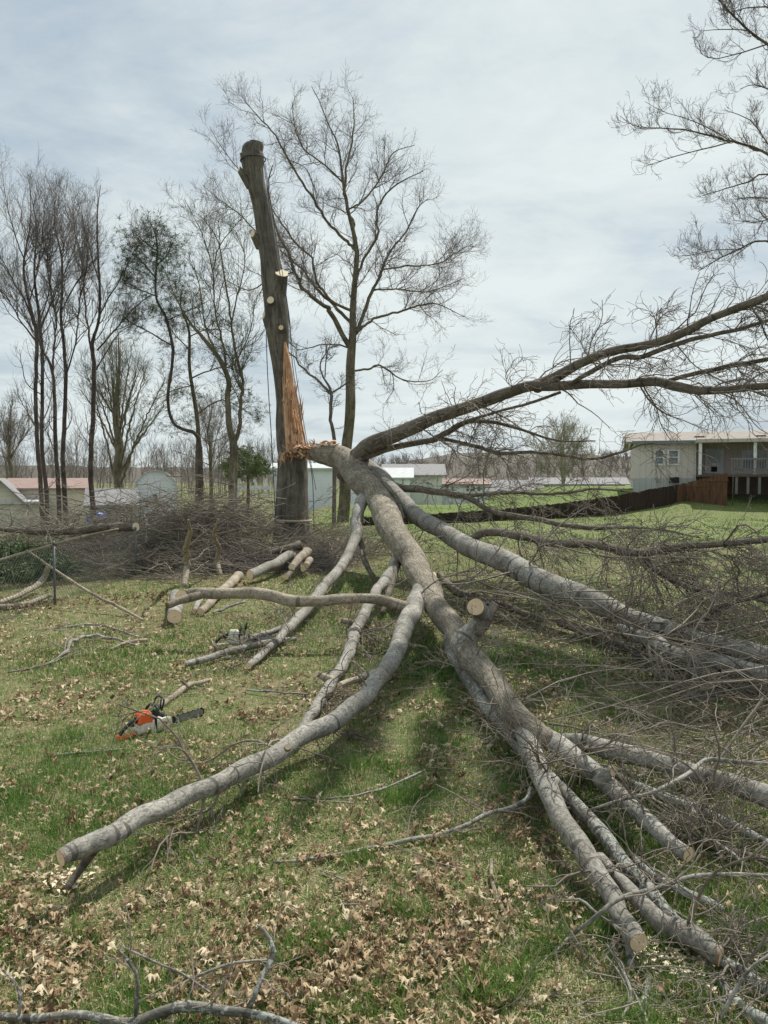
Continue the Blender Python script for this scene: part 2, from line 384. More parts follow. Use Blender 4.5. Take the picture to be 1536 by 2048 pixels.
# ------------------------------------------------------------------ growth of branches
def unit(v): return v/(np.linalg.norm(v, axis=-1, keepdims=True)+1e-9)
def grow(P, R, n, L, K=7, ang=(38, 12), wob=.25, bias=(0,0,.12), trange=(.15, .98), rk=.6, rL=.018, tip=.35, lfall=.5, zmin=None, seed=1, wt=None, Lpow=0, flat=None):
    """n children spread over the parent lines P (N,K0,3) with radii R (N,K0); L mean length"""
    g = np.random.default_rng(seed)
    N, K0, _ = P.shape
    seglen = np.linalg.norm(np.diff(P, axis=1), axis=2).sum(1)
    w = seglen if wt is None else seglen*wt
    idx = g.choice(N, n, p=w/w.sum())
    t = g.uniform(trange[0], trange[1], n)
    f = t*(K0-1); k = np.minimum(f.astype(int), K0-2); fr = (f-k)[:,None]
    base = P[idx,k]*(1-fr)+P[idx,k+1]*fr
    T = unit(P[idx,k+1]-P[idx,k])
    pr = R[idx,k]*(1-fr[:,0])+R[idx,k+1]*fr[:,0]
    rd = g.normal(size=(n,3))
    if flat is not None: rd[:,2] *= flat
    perp = unit(rd-(rd*T).sum(1, keepdims=True)*T)
    a = np.radians(np.clip(g.normal(ang[0], ang[1], n), 8, 110))[:,None]
    d = unit(np.cos(a)*T+np.sin(a)*perp)
    Ls = L*(1-lfall*t)*g.uniform(.45, 1.35, n)
    if Lpow: Ls = Ls*(seglen[idx]/seglen.mean())**Lpow
    step = (Ls/(K-1))[:,None]
    Q = np.empty((n, K, 3)); Q[:,0] = base; b = np.asarray(bias)
    cur = base.copy()
    for j in range(1, K):
        d = unit(d + g.normal(size=(n,3))*wob + b*(1.0))
        nx = cur+d*step
        if zmin is not None:
            lo = H(nx[:,0], nx[:,1])+zmin
            under = nx[:,2] < lo
            nx[:,2] = np.where(under, lo+g.uniform(0,.02,n), nx[:,2]); d[:,2] = np.where(under, np.abs(d[:,2])*.2, d[:,2])
        Q[:,j] = nx; cur = nx
    r0 = np.minimum(pr*rk, rL*Ls+.0015)
    RR = r0[:,None]*np.linspace(1, tip, K)[None,:]
    return Q, RR
def stack_lines(lines, K=14):
    P = np.stack([catmull(p, K) for p, r in lines]); R = np.stack([np.interp(np.linspace(0,1,K), np.linspace(0,1,len(r)), r) for p, r in lines])
    return P, R
def pxline(pts):
    """[(px,py,mode,val,wpx)] -> points, radii; mode 'd' depth or 'h' height"""
    P=[]; R=[]
    for px, py, m, v, w in pts:
        p = atd(px,py,v) if m == 'd' else ath(px,py,v)
        P.append(p); R.append(w/2/F*p[1])
    return np.array(P), np.array(R)
def densify(P, R, step, wob=0.0, seed=0):
    L = np.linalg.norm(np.diff(P, axis=0), axis=1).sum(); n = max(4, int(L/step)+2)
    Q = catmull(P, n); 
    # radii follow the same parameter
    RR = np.interp(np.linspace(0, len(P)-1, n), np.arange(len(P)), R)
    if wob:
        g = np.random.default_rng(seed); s = np.linspace(0, L, n)
        for ax in range(3):
            for q in range(4):
                Q[:,ax] += wob*RR*g.uniform(.2,1)*np.sin(s*g.uniform(1,6)/max(R.mean()*9,.2)+g.uniform(0,6))*np.sin(np.linspace(0,math.pi,n))**.5
    return Q, RR
def cutface(name, c, nrm, r, matl, parent, world=True, seed=0, th=.006):
    """a sawn disc slightly proud of the bark"""
    g = np.random.default_rng(seed+3); n = unit(np.asarray(nrm, float)); u = unit(np.cross(n, [0,0,1.] if abs(n[2])<.9 else [1.,0,0])); w = np.cross(n, u)
    S = 28; a = np.arange(S)*2*math.pi/S
    out = 1+.035*np.sin(2*a+g.uniform(0,6))+.02*np.sin(3*a+g.uniform(0,6))
    rings = [(0,.0,1),(.35,0,1),(.7,0,1),(1.0,0,1),(1.0,-th*3,1)]
    V=[];B=[];Q=[];T=[]
    V.append(c+n*th); B.append((0.06,0,0.))
    for rr, dz, _ in rings[1:]:
        for j in range(S):
            x = rr*out[j]*math.cos(a[j]); y = rr*out[j]*math.sin(a[j])
            V.append(c+(u*x+w*y)*r*.985+n*(th+dz)); B.append((x/max(out[j],1e-6)+.06*(1-rr), y/max(out[j],1e-6), 0))
    for j in range(S): T.append((0, 1+j, 1+(j+1)%S))
    for k in range(len(rings)-2):
        for j in range(S): Q.append((1+k*S+j, 1+(k+1)*S+j, 1+(k+1)*S+(j+1)%S, 1+k*S+(j+1)%S))
    return mkmesh(name, np.array(V), Q, T, matl, parent, False, {'bc': np.array(B)}, world)

# ------------------------------------------------------------------ ground
def axis(stops):
    out = []
    for a, b, s in stops: out += list(np.arange(a, b, s))
    return np.array(out+[stops[-1][1]])
gx = axis([(-900,-200,100),(-200,-60,20),(-60,-20,4),(-20,-6,.7),(-6,6,.25),(6,24,.6),(24,60,3),(60,200,20),(200,900,100)])
gy = axis([(-60,-10,10),(-10,1,1),(1,20,.25),(20,60,.7),(60,120,5),(120,300,20),(300,1400,100)])
X, Y = np.meshgrid(gx, gy)
Z = H(X, Y); V = np.stack([X, Y, Z], -1).reshape(-1, 3)
nx_, ny_ = len(gx), len(gy)
i = np.arange(ny_-1)[:,None]*nx_+np.arange(nx_-1)[None,:]
Q = np.stack([i, i+1, i+nx_+1, i+nx_], -1).reshape(-1, 4)
# line of the board fence (its top edge in the photograph), used by the lawn tint too
FENCE = [(1456,945,36.0),(1412,956,36.6),(1368,967,37.3),(1320,975,35.8),(1230,992,33.8),(1120,1007,32.2),(1010,1018,30.8),(850,1028,28.9),(700,1036,27.4)]
FP = [atd(*f) for f in FENCE]
fx = np.array([p[0] for p in FP][::-1]); fy = np.array([p[1] for p in FP][::-1])
beyond = sstep(-.3, .3, V[:,1]-np.interp(V[:,0], fx, fy))
right = np.maximum(beyond, .55*sstep(17, 24, V[:,1])*sstep(-2, 6, V[:,0]))
tint = np.clip(np.where(V[:,0] > -3, right, .15*sstep(20,26,V[:,1])), 0, 1)
tag(mkmesh('ground', V, Q, None, M['ground'], None, True, {'tint': tint, 'bc': V*0}), kind='structure')

# ------------------------------------------------------------------ grass and leaf litter
def vnoise(x, y, s, seed):
    g = np.random.default_rng(seed); r = 0
    for q in range(7):
        a = g.uniform(0, 6.28); k = s*g.uniform(.5, 1.6); r = r+np.sin(k*(x*math.cos(a)+y*math.sin(a))+g.uniform(0,6.28)+1.3*np.sin(k*.7*(x*math.sin(a)-y*math.cos(a))+g.uniform(0,6)))
    return r/7
def litter(x, y):
    """how thick the oak leaves lie"""
    px = CX+F*x/y; 
    base = .18+.55*vnoise(x, y, 3.0, 2)+.55*vnoise(x, y, 11.0, 3)
    near = sstep(3.9, 2.7, y)*sstep(1.2, .0, x)
    base = base + .20*near
    drift = np.exp(-((y-(10.4+.55*(x+4.4)))/.55)**2)*sstep(-1.5,-2.6, x)*sstep(-6.5,-4.8,x)
    base = base + 1.3*drift - .45*sstep(.6, 1.6, x)*sstep(6, 3, y)
    return np.clip(base, 0, 1.6)
def frustum_pts(n, d0, d1, g, margin=.06, pw=1.0):
    y = np.sqrt(g.uniform(d0*d0, d1*d1, n)) if pw == 1 else d0*(d1/d0)**g.uniform(0, 1, n)
    x = g.uniform(-.52-margin, .52+margin, n)*y
    return x, y
def grass(n, d0, d1, h, w, seed, pw, thr=None):
    g = np.random.default_rng(seed); x, y = frustum_pts(n, d0, d1, g, pw=pw)
    k = vnoise(x, y, 1.4, 11)+.6*vnoise(x, y, 6, 12); lit = litter(x, y)
    keep = g.uniform(0,1,n) < (np.clip(.75+.6*k-.40*lit, .12, 1) if thr is None else (vnoise(x, y, 14, 77)+.5*vnoise(x, y, 3, 78) > thr)); x, y, k, lit = x[keep], y[keep], k[keep], lit[keep]; n = len(x)
    z = H(x, y); hh = h*g.uniform(.35, 1.25, n)*(1+.35*k); az = g.uniform(0, 6.28, n); lean = g.uniform(.1, 1.0, n)**.7*hh*1.0
    ww = w*g.uniform(.6, 1.3, n)
    dead = g.uniform(0,1,n) < (1 if thr is None else .25)*np.clip(.38-.45*k+.25*sstep(-.2,-1.6,x)*sstep(3.5,5.5,y), .06, .85)
    flat = dead & (g.uniform(0,1,n) < .7)
    ww = np.where(dead, ww*1.5, ww); hz = np.where(flat, hh*.2, hh); lean = np.where(flat, hh*1.2, lean)
    dx, dy = np.cos(az), np.sin(az); sx, sy = -dy*ww/2, dx*ww/2
    V = np.empty((n,5,3))
    V[:,0] = np.stack([x-sx, y-sy, z], -1); V[:,1] = np.stack([x+sx, y+sy, z], -1)
    mxx, myy = x+dx*lean*.35, y+dy*lean*.35
    V[:,2] = np.stack([mxx+sx*.8, myy+sy*.8, z+hz*.6], -1); V[:,3] = np.stack([mxx-sx*.8, myy-sy*.8, z+hz*.6], -1)
    V[:,4] = np.stack([x+dx*lean, y+dy*lean, z+hz*np.where(flat,.5,.95)], -1)
    t = np.where(dead, g.uniform(.70, 1, n), np.clip(.32-.22*k+g.normal(0,.14,n), 0, .66)); i = np.arange(n)[:,None]*5
    return V.reshape(-1,3), i+np.array([[0,1,2,3]]), i+np.array([[3,2,4]]), np.repeat(t, 5)
vs=[];qs=[];ts=[];tt=[];off=0
for args in ((330000, 1.7, 7.0, .047, .0026, 21, 2), (150000, 1.7, 8.0, .085, .0034, 27, 2, .42), (190000, 6.5, 19.0, .050, .0065, 22, 2), (70000, 18, 46, .07, .022, 23, 2)):
    a, b, c, d = grass(*args); vs.append(a); qs.append(b+off); ts.append(c+off); tt.append(d); off += len(a)
V = np.vstack(vs); 
tag(mkmesh('grass', V, np.vstack(qs), np.vstack(ts), M['grass'], None, True, {'tint': np.concatenate(tt)}),
    'short spring grass, green with straw blades, covering the yard', 'grass', kind='stuff')
def leaves(n, d0, d1, size, seed, pw, detail):
    g = np.random.default_rng(seed); x, y = frustum_pts(n, d0, d1, g, pw=pw); lit = litter(x, y)
    keep = g.uniform(0,1.25,n) < lit+.06; x, y, lit = x[keep], y[keep], lit[keep]; n = len(x)
    if detail:   # lobed oak leaf, midrib along x: pairs of (x, half width)
        prof = np.array([(0,.015),(.16,.05),(.24,.20),(.32,.07),(.42,.10),(.50,.33),(.58,.11),(.66,.12),(.76,.30),(.82,.12),(.90,.13),(1.0,.02)])
    else: prof = np.array([(0,.02),(.28,.22),(.42,.10),(.68,.30),(1.0,.03)])
    m = len(prof); u = prof[:,0]-.5
    jit = g.normal(0, .035, (n, m)); w1 = prof[:,1]*(1+g.normal(0,.22,(n,m))); w2 = prof[:,1]*(1+g.normal(0,.22,(n,m)))
    c1 = g.normal(0, .9, n)[:,None]; c2 = g.uniform(-1.0, 2.2, n)[:,None]; tw = g.normal(0, .7, n)[:,None]
    def zz(uu, ww): return c1*uu**2*1.0 + c2*np.abs(ww)**1.3*1.2 + tw*uu*ww*2 + .06*np.sin(uu*14+c1*9)
    U = u[None,:]+jit
    mid = np.stack([U, np.zeros((n,m)), zz(U, 0*U)], -1); lf = np.stack([U+.05*(w1>.2), w1, zz(U, w1)], -1); rt = np.stack([U+.05*(w2>.2), -w2, zz(U, -w2)], -1)
    P = np.stack([lf, mid, rt], 2)                # n,m,3,3
    s = size*g.uniform(.4, 1.35, n); P = P*s[:,None,None,None]
    def rot(P, ax, a):
        c, s_ = np.cos(a)[:,None,None], np.sin(a)[:,None,None]; i, j = [(1,2),(0,2),(0,1)][ax]
        A, B = P[...,i].copy(), P[...,j].copy(); P[...,i] = A*c-B*s_; P[...,j] = A*s_+B*c; return P
    P = rot(P, 0, g.normal(0, .38, n)+np.where(g.uniform(0,1,n)<.4, math.pi, 0)); P = rot(P, 1, g.normal(0, .28, n)); P = rot(P, 2, g.uniform(0, 6.28, n))
    lo = P[...,2].reshape(n,-1).min(1)
    zb = H(x, y)+g.uniform(-.004, .012, n)+np.clip(lit,0,1)*g.uniform(0,.03,n)+.008
    P[...,0] += x[:,None,None]; P[...,1] += y[:,None,None]; P[...,2] += (zb-lo*.85)[:,None,None]
    i = np.arange(n)[:,None,None]*m*3; k = np.arange(m-1)[None,:,None]*3; j = np.arange(2)[None,None,:]
    Q = np.stack([i+k+j, i+k+j+1, i+k+3+j+1, i+k+3+j], -1).reshape(-1,4)
    t = np.clip(g.beta(2.4, 1.9, n)-.30*np.exp(-((y-(10.6+.5*(x+4.4)))/.5)**2)*(x<-2), 0, 1)
    return P.reshape(-1,3), Q, np.repeat(t, m*3)
vs=[];qs=[];tt=[];off=0
for args in ((23000, 1.7, 5.6, .050, 31, 2, True), (42000, 5.2, 19, .052, 32, 2, False), (34000, 1.7, 7.5, .024, 33, 2, False)):
    a, b, c = leaves(*args); vs.append(a); qs.append(b+off); tt.append(c); off += len(a)
tag(mkmesh('leaf_litter', np.vstack(vs), np.vstack(qs), None, M['leaf'], None, True, {'tint': np.concatenate(tt)}),
    'curled tan and brown oak leaves scattered over the grass', 'leaves', kind='stuff')

# ------------------------------------------------------------------ far ground, woods and houses
def ridge(name, x0, x1, y, hts, base, mtl, depth=90):
    """a long wooded hill: hts = [(px, py of crest)]"""
    px = np.linspace(x0, x1, 160); g = np.random.default_rng(int(y))
    py = np.interp(px, [h[0] for h in hts], [h[1] for h in hts])
    V=[]; rows = 10
    for r in range(rows):
        f = r/(rows-1)
        for a, b in zip(px, py):
            top = atd(a, b, y+depth); z = base+(top[2]-base)*math.sin(f*math.pi/2)
            V.append((atd(a, b, y+depth*f)[0], y+depth*f, z+(g.normal(0,.25))*f))
    for a, b in zip(px, py):
        top = atd(a, b, y+depth); V.append((top[0], y+depth*2, base))
    n = len(px); rows += 1
    Q = [(r*n+i, r*n+i+1, (r+1)*n+i+1, (r+1)*n+i) for r in range(rows-1) for i in range(n-1)]
    return tag(mkmesh(name, V, Q, None, mtl), kind='structure')
def f_wood(nt, b):
    oc = objc(nt)
    c = ramp(nt, nz(nt, oc, .035, 5), [(.35, (.10,.088,.075)), (.55, (.12,.105,.085)), (.7, (.14,.14,.095))])
    c = mixc(nt, 1.0, c, ramp(nt, nz(nt, oc, .9, 5, .8, 0, (1,.4,.3)), [(.35, (.6,.6,.6)), (.6, (1,1,1))]), 'MULTIPLY')
    nt.links.new(c, b.inputs['Base Color'])
M['wood'] = mat('wooded_slope', f_wood)
ridge('hills', -300, 1900, 260, [(-300,925),(300,935),(560,940),(760,934),(850,916),(920,906),(1050,905),(1150,908),(1300,916),(1900,925)], -3, M['wood'])

def far_wood(name, n, pr, dr, hr, seed, label, mtl, green=0):
    """a mass of small bare trees: fans of fine stems"""
    g = np.random.default_rng(seed); G = Geo()
    px = g.uniform(*pr, n); d = g.uniform(*dr, n); x = (px-CX)/F*d
    z = np.where(d < 250, H(x, d), -1.0); h = g.uniform(*hr, n)
    if n and dr[0] > 200: # on the hill
        z = np.interp(d, [260, 350], [-2, 9])*np.clip(1.0, 0, 1)*np.interp(px, [300,800,900,1500],[.3,.4,.95,.9])
    B = np.stack([x, d, z-.3], -1); K = 5
    main = B[:,None,:]+np.linspace(0,1,K)[None,:,None]*np.stack([g.normal(0,.08,n)*h, g.normal(0,.08,n)*h, h], -1)[:,None,:]
    R = (h*.0065)[:,None]*np.linspace(1,.3,K)[None,:]
    G.tubes(main, R, 3)
    q, r = grow(main, R, n*14, hr[1]*.36, 5, (34,12), .18, (0,0,.16), (.2,.95), .7, .012, .4, .45, seed=seed+1)
    G.tubes(q, np.maximum(r, d.mean()*.00013), 3)
    q2, r2 = grow(q, r, n*50, hr[1]*.15, 4, (34,12), .22, (0,0,.12), (.2,1), .7, .012, .5, .3, seed=seed+2)
    G.tubes(q2, np.maximum(r2, d.mean()*.00009), 3)
    return tag(G.build(name, mtl, None), label, 'woods', kind='stuff')
M['farw'] = twigmat('far_wood_twigs', (.19,.165,.15), (.25,.215,.19))
M['farg'] = twigmat('far_budding_twigs', (.26,.25,.17), (.34,.32,.23))
far_wood('distant_woods', 460, (560, 1500), (262, 345), (5, 10), 41, 'leafless brown woods along the crest of the far ridge', M['farw'])
far_wood('distant_woods', 230, (-120, 600), (110, 190), (7, 11), 45, 'hazy leafless woods behind the sheds on the left', M['farw'])

HOUSES = []
class House:
    """a building whose front faces the camera; x in px of the photo at distance d"""
    def __init__(s, name, d, label, cat, group=None):
        s.d = d; s.root = None; s.name = name; s.meta = (label, cat, group)
    def X(s, px):
        u = (px-CX)/F
        if s.root is None: return u*s.d
        return s.x0+(u*s.d-s.x0)/(math.cos(s.a)+u*math.sin(s.a))
    def Zp(s, py): return atd(CX, py, s.d)[2]
    def start(s, px, py):
        s.x0 = s.ox = s.X(px); s.oz = s.Zp(py); s.a = math.atan(s.x0/s.d); HOUSES.append(s)
        s.root = empty(s.name, (s.ox, s.d, s.oz)); tag(s.root, *s.meta); return s
    def part(s, nm, G, m, parent=None, smooth=False):
        if isinstance(G, list): return [s.part(nm, q, m, parent, smooth) for q in G]
        return G.build(nm, m, parent or s.root, smooth)
    def wall(s, x0, x1, y0, y1, depth, m, nm='wall', dy=0):
        G = Geo(); a, b = s.X(x0), s.X(x1); lo, hi = s.Zp(y1), s.Zp(y0)
        G.box(((a+b)/2, s.d+depth/2+dy, (lo-.6+hi)/2), (b-a, depth, hi-lo+.6)); return s.part(nm, G, m)
    def gable(s, x0, x1, yeave, yridge, depth, m, along='x', over=.35, nm='roof', dy=0, th=.12):
        G = Geo(); a, b = s.X(x0), s.X(x1); e = s.Zp(yeave)
        if along == 'x':
            r = atd(CX, yridge, s.d+depth/2)[2]; y0, y1 = s.d-over+dy, s.d+depth+over+dy; ym = (y0+y1)/2
            V = [(a-over,y0,e),(b+over,y0,e),(b+over,ym,r),(a-over,ym,r),(b+over,y1,e),(a-over,y1,e)]
            V = V+[(x,y,z-th) for x,y,z in V]
            Q = [(0,1,2,3),(3,2,4,5),(7,6,9,8),(8,9,11,10),(0,6,7,1),(4,10,11,5)]
            G.add(V, Q+[(1,7,8,2),(2,8,10,4),(0,3,9,6),(3,5,11,9)])
            W = []
            for xx in (a, b): w1 = Geo(); W.append(w1); w1.add([(xx-.03,s.d+.02+dy,e-.02),(xx+.03,s.d+.02+dy,e-.02),(xx+.03,s.d+depth-.02+dy,e-.02),(xx-.03,s.d+depth-.02+dy,e-.02),(xx-.03,ym,r-th-.02),(xx+.03,ym,r-th-.02)], [(0,3,2,1)], [(0,1,5),(0,5,4),(2,3,4),(2,4,5),(0,4,3),(1,2,5)])
        else:
            r = s.Zp(yridge); y0, y1 = s.d-over+dy, s.d+depth+over+dy; xm = (a+b)/2; sl = (r-e)/((b-a)/2); ee = e-over*sl
            V = [(a-over,y0,ee),(xm,y0,r),(b+over,y0,ee),(a-over,y1,ee),(xm,y1,r),(b+over,y1,ee)]; V = V+[(x,y,z-th) for x,y,z in V]
            G.add(V, [(0,1,4,3),(1,2,5,4),(6,9,10,7),(7,10,11,8),(0,6,7,1),(1,7,8,2),(3,4,10,9),(4,5,11,10),(0,3,9,6),(2,8,11,5)])
            W = Geo(); W.prism([(a,e-.02),(b,e-.02),(xm,r-th-.02)], s.d+.003+dy, s.d+depth-.003+dy)
        s.W = W; return s.part(nm, G, m)
    def window(s, x0, x1, y0, y1, mul=1, dy=0, fw=.09, dark=None):
        a, b = s.X(x0), s.X(x1); lo, hi = s.Zp(y1), s.Zp(y0); y = s.d-.03+dy; G = Geo()
        G.box(((a+b)/2, y, hi-fw/2), (b-a, .07, fw)); G.box(((a+b)/2, y, lo+fw/2), (b-a, .07, fw))
        for xx in (a+fw/2, b-fw/2): G.box((xx, y, (lo+hi)/2), (fw, .07, hi-lo-2*fw))
        if mul: G.box(((a+b)/2, y+.005, (lo+hi)/2), (b-a-2*fw, .05, .05))
        f = s.part('window', G, M['white']); g = Geo(); g.box(((a+b)/2, y+.015, (lo+hi)/2), (b-a-2*fw+.01, .02, hi-lo-2*fw+.01))
        g.build('pane', dark or M['glass'], f, False); return f

M['sid_white'] = siding('pale_blue_siding', (.74,.78,.82), .16)
M['sid_cream'] = siding('cream_siding', (.66,.62,.52), .25)
M['sid_grey'] = siding('grey_siding', (.66,.66,.62), .2)
M['sid_tan'] = siding('greige_siding', (.60,.545,.505), .3, True, .06)
M['skirt'] = siding('pale_skirting', (.44,.45,.44), .3, True)
M['shed_grey'] = siding('weathered_blue_grey_board', (.25,.27,.30), .2, True, .3)
M['roof_tan'] = plain('tan_shingle', (.30,.265,.235), .9, scale=3)
M['roof_grey'] = plain('grey_shingle', (.27,.265,.27), .9, scale=3)
M['roof_red'] = plain('rusty_red_roofing', (.30,.215,.19), .8, scale=2)
M['roof_pale'] = plain('pale_metal_roofing', (.52,.54,.55), .5, scale=2)
M['trim_blue'] = plain('blue_grey_trim', (.16,.22,.25), .6)
M['dark'] = plain('dark_opening', (.035,.032,.03), .9)
M['deck'] = plain('brown_deck_board', (.14,.09,.065), .85, scale=5)
M['rail'] = plain('grey_rail_paint', (.22,.205,.20), .8)

# mobile home on the rise at the right
h = House('mobile_home', 40.0, 'tan mobile home with covered porch on the rise behind the board fence', 'house').start(1268, 975)
h.wall(1268, 1391, 884, 955, 8.5, M['sid_tan']); h.wall(1391, 1720, 884, 955, 6.3, M['sid_tan'], 'recessed_wall', dy=2.2)
G = Geo(); G.box(((h.X(1266)+h.X(1392))/2, 40-.02+.2, (h.Zp(956)+h.Zp(985))/2), (h.X(1392)-h.X(1266), .4, h.Zp(956)-h.Zp(985))); h.part('skirting', G, M['skirt'])
h.gable(1262, 1725, 884, 866, 8.5, M['roof_tan'], 'x', .3); h.part('gable_end', h.W, M['sid_tan'])
G = Geo(); G.box(((h.X(1262)+h.X(1388))/2, 39.66, h.Zp(885.5)), (h.X(1388)-h.X(1262), .06, .16)); h.part('fascia', G, M['trim_blue'])
G = Geo(); G.box(((h.X(1386)+h.X(1725))/2, 38.9, h.Zp(886.5)), (h.X(1725)-h.X(1386), 1.6, .17)); h.part('porch_roof', G, M['greige'])
for x in (1392, 1497, 1600): 
    G = Geo(); G.box((h.X(x), 38.3, (h.Zp(889.5)+h.Zp(950))/2), (.14,.14,h.Zp(889.5)-h.Zp(950))); h.part('porch_post', G, M['white'])
G = Geo(); G.box(((h.X(1393)+h.X(1720))/2, 40.1, h.Zp(951.5)), (h.X(1720)-h.X(1393), 4.0, .12)); h.part('porch_deck', G, M['deck'])
for k, x in enumerate(range(1462, 1720, 22)):
    G = Geo(); G.box((h.X(x), 38.2, (h.Zp(954)+h.Zp(985))/2), (.12,.12,h.Zp(954)-h.Zp(985))); h.part('deck_post', G, M['rail'])
G = Geo(); G.box(((h.X(1455)+h.X(1720))/2, 41.2, (h.Zp(953)+h.Zp(990))/2), (h.X(1720)-h.X(1455), .2, h.Zp(953)-h.Zp(990))); h.part('skirting', G, M['deck'])
G = Geo(); G.box(((h.X(1450)+h.X(1720))/2, 38.15, h.Zp(920.5)), (h.X(1720)-h.X(1450), .06,.06)); G.box(((h.X(1450)+h.X(1720))/2, 38.15, h.Zp(945)), (h.X(1720)-h.X(1450), .06,.05))
for x in np.arange(1452, 1718, 5.2): G.box((h.X(x), 38.15, (h.Zp(920)+h.Zp(945))/2), (.035,.04,h.Zp(920)-h.Zp(945)))
h.part('railing', G, M['rail'])
h.window(1306, 1328, 899, 931); h.window(1333, 1358, 899, 931); h.window(1495, 1524, 899, 941, 0, dy=2.2); h.window(1526, 1552, 899, 941, 0, dy=2.2)
G = Geo(); G.box((h.X(1438), 42.15, (h.Zp(898)+h.Zp(945))/2), (.95,.08,h.Zp(898)-h.Zp(945)+.1)); dr = h.part('door', G, M['white'])
g = Geo(); g.box((h.X(1438), 42.1, h.Zp(911)), (.62,.03,.75)); g.build('pane', plain('pale_door_glass', (.45,.52,.54), .2), dr, False)
g = Geo(); g.box((h.X(1438), 42.1, h.Zp(938)), (.3,.03,.28)); g.build('pet_flap', M['dark'], dr, False)
G = Geo(); G.box((h.X(1347), 39.7, h.Zp(960)), (.5,.1,.32)); h.part('skirting_vent', G, M['dark'])
for x in (1367, 1527):
    G = Geo(); G.tubes([[ [h.X(x),44.2,h.Zp(872)], [h.X(x),44.2,h.Zp(862)] ]], [[.22,.22]], 14, True); G.tubes([[ [h.X(x),44.2,h.Zp(862)], [h.X(x),44.2,h.Zp(859.5)] , [h.X(x),44.2,h.Zp(857)]]], [[.31,.32,.22]], 14, True)
    h.part('roof_vent', G, M['greige'])
for x in (1403, 1530):
    G = Geo(); G.box((h.X(x), 41.5, h.Zp(874.0)), (.5,.4,.12)); h.part('roof_louvre', G, M['dark'])

# pale house right behind the broken trunk
h = House('house', 52.0, 'pale blue-white sided house right behind the broken trunk', 'house', 'houses beyond the yard').start(610, 1020)
h.wall(548, 668, 936, 1020, 7, M['sid_white']); h.gable(546, 670, 936, 926, 7, M['roof_pale'], 'x', .25); h.part('gable_end', h.W, M['sid_white'])
h.window(600, 614, 965, 990)
G = Geo(); G.box((h.X(508), 52.5, h.Zp(951)), (h.X(548)-h.X(470), 3, .16)); h.part('porch_roof', G, M['roof_pale'])
for x in (480, 512, 535): G = Geo(); G.box((h.X(x), 51.2, (h.Zp(953)+h.Zp(1005))/2), (.12,.12,h.Zp(953)-h.Zp(1005))); h.part('porch_post', G, M['white'])
G = Geo(); G.box((h.X(510), 51.2, h.Zp(975)), (h.X(545)-h.X(478), .08,.3)); h.part('railing', G, M['white'])
h = House('house', 80.0, 'white house with grey gable roof and small windows behind the fallen stem', 'house', 'houses beyond the yard').start(820, 1006)
h.wall(770, 884, 950, 1006, 9, M['sid_grey']); h.gable(768, 886, 950, 928, 9, M['roof_grey'], 'x', .4); h.part('gable_end', h.W, M['sid_grey'])
h.wall(700, 820, 955, 1006, 6, M['sid_white'], 'front_wing', dy=-3); h.gable(700, 822, 955, 936, 6, M['roof_pale'], 'x', .3, dy=-3, nm='wing_roof'); h.part('gable_end', h.W, M['sid_white'])
for x in (803, 782): h.window(x, x+6, 957, 969, dy=-3)
h.window(829, 835, 962, 970); h.window(853, 860, 962, 970)
h = House('house', 84.0, 'low white house with a row of windows and dull red roof', 'house', 'houses beyond the yard').start(930, 1002)
h.wall(884, 976, 968, 1002, 7, M['sid_white']); h.gable(882, 978, 968, 957, 7, M['roof_red'], 'x', .3); h.part('gable_end', h.W, M['sid_white'])
for a, b in ((890,899),(902,909),(931,940),(944,951),(953,962)): h.window(a, b, 971, 984, 1, fw=.1)
G = Geo(); G.box((h.X(852), 83, h.Zp(1000)), (1.2,1.2,1.6)); h.part('porch_step', G, M['rail'])
h = House('house', 88.0, 'grey-roofed house left of the rounded bare tree', 'house', 'houses beyond the yard').start(1040, 1000)
h.wall(978, 1078, 984, 1000, 8, M['sid_grey']); h.gable(974, 1082, 984, 960, 8, M['roof_grey'], 'x', .4); h.part('gable_end', h.W, M['sid_grey'])
h.window(1012, 1020, 987, 993, 0)
h = House('house', 110.0, 'far white-fronted house with long grey roof beyond the lawn', 'house', 'houses beyond the yard').start(1110, 985)
h.wall(1066, 1250, 968, 985, 8, M['sid_white']); h.gable(1062, 1254, 968, 955, 8, M['roof_grey'], 'x', .4); h.part('gable_end', h.W, M['sid_white'])
for a in (1090, 1130, 1180): h.window(a, a+7, 970, 977, 0)

# sheds on the left
def gambrel_shed():
    h = House('barn_shed', 38.0, 'white gambrel-roofed barn shed left of the pile', 'shed').start(312, 1062)
    a, b = h.X(268), h.X(356); zb = h.Zp(1065); c = (a+b)/2; w = (b-a)/2; e = h.Zp(985)
    prof = [(a, zb), (b, zb), (b, e), (c+w*.86, h.Zp(962)), (c+w*.45, h.Zp(946)), (c, h.Zp(942)), (c-w*.45, h.Zp(946)), (c-w*.86, h.Zp(962)), (a, e)]
    G = Geo(); G.prism(prof, 38.0, 42.0); h.part('wall', G, M['sid_white'])
    G = Geo(); rp = prof[2:]
    for (x0,z0),(x1,z1) in zip(rp[:-1], rp[1:]):
        n = unit(np.array([-(z0-z1), (x0-x1)])); n = n if n[1] > 0 or abs(n[1])<.1 and (n[0]>0)==(x0>c) else -n
        o1 = (x0+n[0]*.05, z0+n[1]*.05); o2 = (x1+n[0]*.05, z1+n[1]*.05)
        G.prism([(x0+n[0]*.003,z0+n[1]*.003), o1, o2, (x1+n[0]*.003,z1+n[1]*.003)], 37.85, 42.15)
    h.part('roof', G, M['roof_pale']); h.window(304, 316, 987, 1006, 1, fw=.05)
gambrel_shed()
h = House('shed', 34.0, 'weathered blue-grey shed with sloping roof beside the blue tarp', 'shed').start(222, 1062)
